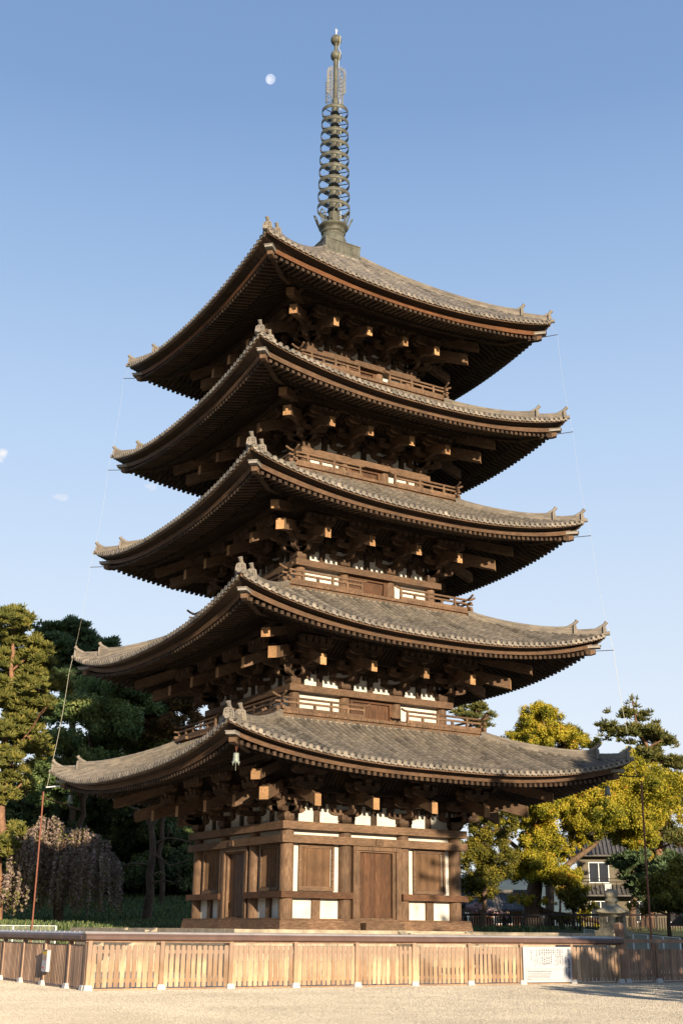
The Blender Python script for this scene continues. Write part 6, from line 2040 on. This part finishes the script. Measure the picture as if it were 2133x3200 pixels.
plant('olive_tree', 'olive_green_tree', 'olive green tree close to the right wall of the pagoda', 'tree', 'olive_leaf', 'bark', 'broad', 0.14, 1800, 2.4, 0.9, sub=22, rs=1.25, fill=0.5)
plant('small_green', 'small_tree', 'small green tree on the ground right of the camphor trunk', 'tree', 'olive_leaf', 'bark', 'broad', 0.15, 1300, 1.6, 0.9, rs=1.4)
plant('right_bush', 'leafy_bush', 'round olive bush at the lower right edge by the roofed post', 'bush', 'olive_leaf', 'bark', 'broad', 0.15, 1500, 2.0, 0.9, sub=18, rs=1.25)
plant('right_pine', 'pine_tree', 'tall open branched pine at the right edge beside the roof tip', 'tree', 'dusky_needle', 'pine_bark', 'needle', 0.28, 750, 2.0, 0.35, rs=1.02)
plant('back_pine', 'pine_tree', 'distant pine top showing beside the second storey railing', 'tree', 'dusky_needle', 'bark', 'needle', 0.30, 700, 2.0, 0.2, rs=1.0)
plant('dark_right_pine', 'pine_tree', 'dark straight trunked pine in front of the inn windows', 'tree', 'dark_needle', 'bark', 'needle', 0.26, 900, 2.4, 2.0, rs=1.6)
plant('pink_shrub', 'blossom_shrub', 'pink blossoming shrub low between the pagoda and the camphor', 'shrub', 'pink_blossom', 'bark', 'broad', 0.15, 1000, 1.5, 0.8)

# weeping cherry: hanging strands of blossom
def weeping():
    T = TREES['weeping_cherry']
    limbs = [[list(p) for p in L] for L in T['limbs']]
    b = limbs[0][0]
    gz = float(bank_h(np.array(b[0]), np.array(b[1])))
    limbs[0].insert(0, [b[0], b[1], min(gz, b[2]) - 0.3, b[3] * 1.2])
    root = empty('weeping_cherry', (b[0], b[1], gz))
    tag(root, 'weeping cherry with pinkish brown hanging blossom left of the pagoda', 'tree')
    cl = depth_clumps([tuple(c) for c in T['cl']], 3.6, 0.9)
    mb = MB()
    for L in limbs:
        P, Rr = wiggle(L, 0.08)
        mb.tube(P, Rr, 8, caps=False)
    twigs(mb, cl, limbs, 0.9)
    C = []; N = []; Tn = []
    for (x, y, z, r) in cl:
        c0 = np.array([x, y, z])
        ns = int(27 * r)
        for _ in range(ns):
            d = unit(1)[0]; d[2] = abs(d[2])
            st = c0 + d * r * 0.9 * np.array([1, 1, 0.7])
            Ln = rng.uniform(0.8, 4.2) * (1.0 if z > 4.5 else 0.75)
            Ln = min(Ln, max(0.4, st[2] - gz - 0.5 - rng.uniform(0, 0.8)))
            out = np.array([d[0], d[1], 0]) * rng.uniform(0.1, 0.6)
            k = int(Ln * 30) + 4
            t = rng.uniform(0, 1, k)[:, None]
            base = st + out * np.sqrt(t) - np.array([0, 0, 1]) * Ln * t
            C.append(base + rng.normal(0, 0.055, (k, 3)))
            N.append(rng.normal(0, 1, (k, 3)) + np.array([0, 0, 0.2]))
            tb = rng.normal(0, 0.1)
            tt = np.clip(0.5 + tb + rng.normal(0, 0.22, k) - 0.1 * t[:, 0], 0, 0.95)
            green = rng.random(k) < 0.10 + 0.25 * (t[:, 0] > 0.75)
            Tn.append(np.where(green, 1.0, tt))
            if rng.random() < 0.25:
                mb.tube([tuple(st), tuple(st + out * 0.7 - np.array([0, 0, Ln * 0.5])), tuple(st + out - np.array([0, 0, Ln]))], [0.015, 0.01, 0.006], 4, caps=False)
    loc(mb, 'trunk', 'bark', root)
    C = np.concatenate(C); N = np.concatenate(N)
    V = leaf_quads(C, N, 0.17) - np.array(root.location)
    quads_obj('crown', V, np.concatenate(Tn), 'cherry_blossom', root)
weeping()

# trees of the precinct beyond the right edge of the picture; their shade falls on the fence, the gravel and the right eaves
def shade_tree(cl, trunk, label):
    TREES['tmp'] = dict(cl=cl, limbs=[trunk])
    plant('tmp', 'precinct_tree', label, 'tree', 'green_leaf', 'bark', 'broad', 0.24, 1100, 0.5, 0.0, rs=1.0, lr=1.0, sub=26)
cl = []
for i in range(34):
    t = i / 33.0
    a = 2.4 * i
    rad = 5.6 * math.sin(PI * (0.10 + 0.82 * t)) * (0.35 + 0.65 * ((i * 7) % 10) / 9)
    cl.append((6.0 + rad * math.cos(a), -40 + rad * math.sin(a), 5.6 + 9.6 * t, 1.45))
for q in range(9):
    x_ = -3.3 + q * 1.0
    cl += [(x_, -39.4, 4.5 - 0.15 * q, 0.75 + 0.075 * q), (x_ + 0.4, -39.0, 5.7 - 0.1 * q, 0.85)]
cl += [(-2.9, -39.5, 7.6, 0.22), (-2.2, -39.3, 8.3, 0.25), (-1.7, -39.5, 9.0, 0.3), (-3.0, -39.3, 9.3, 0.2), (-2.3, -39.5, 9.8, 0.26), (-1.5, -39.5, 10.2, 0.35), (-2.8, -39.5, 10.9, 0.24), (-2.0, -39.0, 11.3, 0.3), (-1.2, -39.4, 11.9, 0.45), (-1.2, -39.6, 12.8, 1.1), (1.6, -39.8, 3.9, 1.1), (3.0, -39.6, 3.7, 1.2), (4.8, -39.5, 3.8, 1.3), (4.0, -39.8, 5.2, 1.3), (2.2, -39.8, 5.2, 1.2), (6.8, -39.5, 4.2, 1.4), (8.8, -39.3, 4.2, 1.4), (10.5, -39, 4.2, 1.4)]
shade_tree(cl, [[6.0, -40, 0.2, 0.5], [5.8, -39.9, 4.5, 0.42], [6.1, -40.1, 10, 0.26], [6.0, -40, 15, 0.06]], 'large leafy precinct tree standing outside the right edge, nearest the gate')
cl = []
for i in range(24):
    t = i / 23.0
    a = 2.4 * i
    rad = 5.0 * math.sin(PI * (0.10 + 0.82 * t)) * (0.35 + 0.65 * ((i * 7) % 10) / 9)
    cl.append((14.5 + rad * math.cos(a), -38 + rad * math.sin(a), 5.2 + 8.5 * t, 1.6))
shade_tree(cl, [[14.5, -38, 0.2, 0.5], [14.3, -37.9, 4.5, 0.42], [14.6, -38.1, 9, 0.26], [14.5, -38, 13, 0.06]], 'leafy precinct tree standing outside the right edge, farthest right')
cl = []
for q in range(15):
    x_ = -6.3 + q * 0.95
    tz = [3.2, 3.55, 3.6, 3.75, 4.9, 5.2, 5.2][min(q, 6)]
    z_ = 0.5
    while z_ < tz - 0.35:
        cl.append((x_ + 0.15 * math.sin(3 * z_ + q), -37.0 + 0.4 * math.sin(q * 1.7 + z_), z_, 0.72))
        z_ += 0.75
    cl.append((x_, -37.0, tz - 0.42, 0.45))
TREES['tmp'] = dict(cl=cl, limbs=[[[0.3, -37, 0.1, 0.14], [0.3, -37, 2.0, 0.1], [0.4, -37, 4.0, 0.03]]] + [[[0.3, -37, 0.4, 0.08], [0.3 + s_ * 2.5, -37, 1.8, 0.06], [0.3 + s_ * 5.5, -37, 2.6, 0.03]] for s_ in (-1, 1)])
plant('tmp', 'precinct_shrub', 'wide leafy shrub outside the right edge whose shade lies across the gravel', 'shrub', 'green_leaf', 'bark', 'broad', 0.20, 1100, 0.3, 0.0, rs=1.0, lr=1.0, sub=22, tw=0.2)
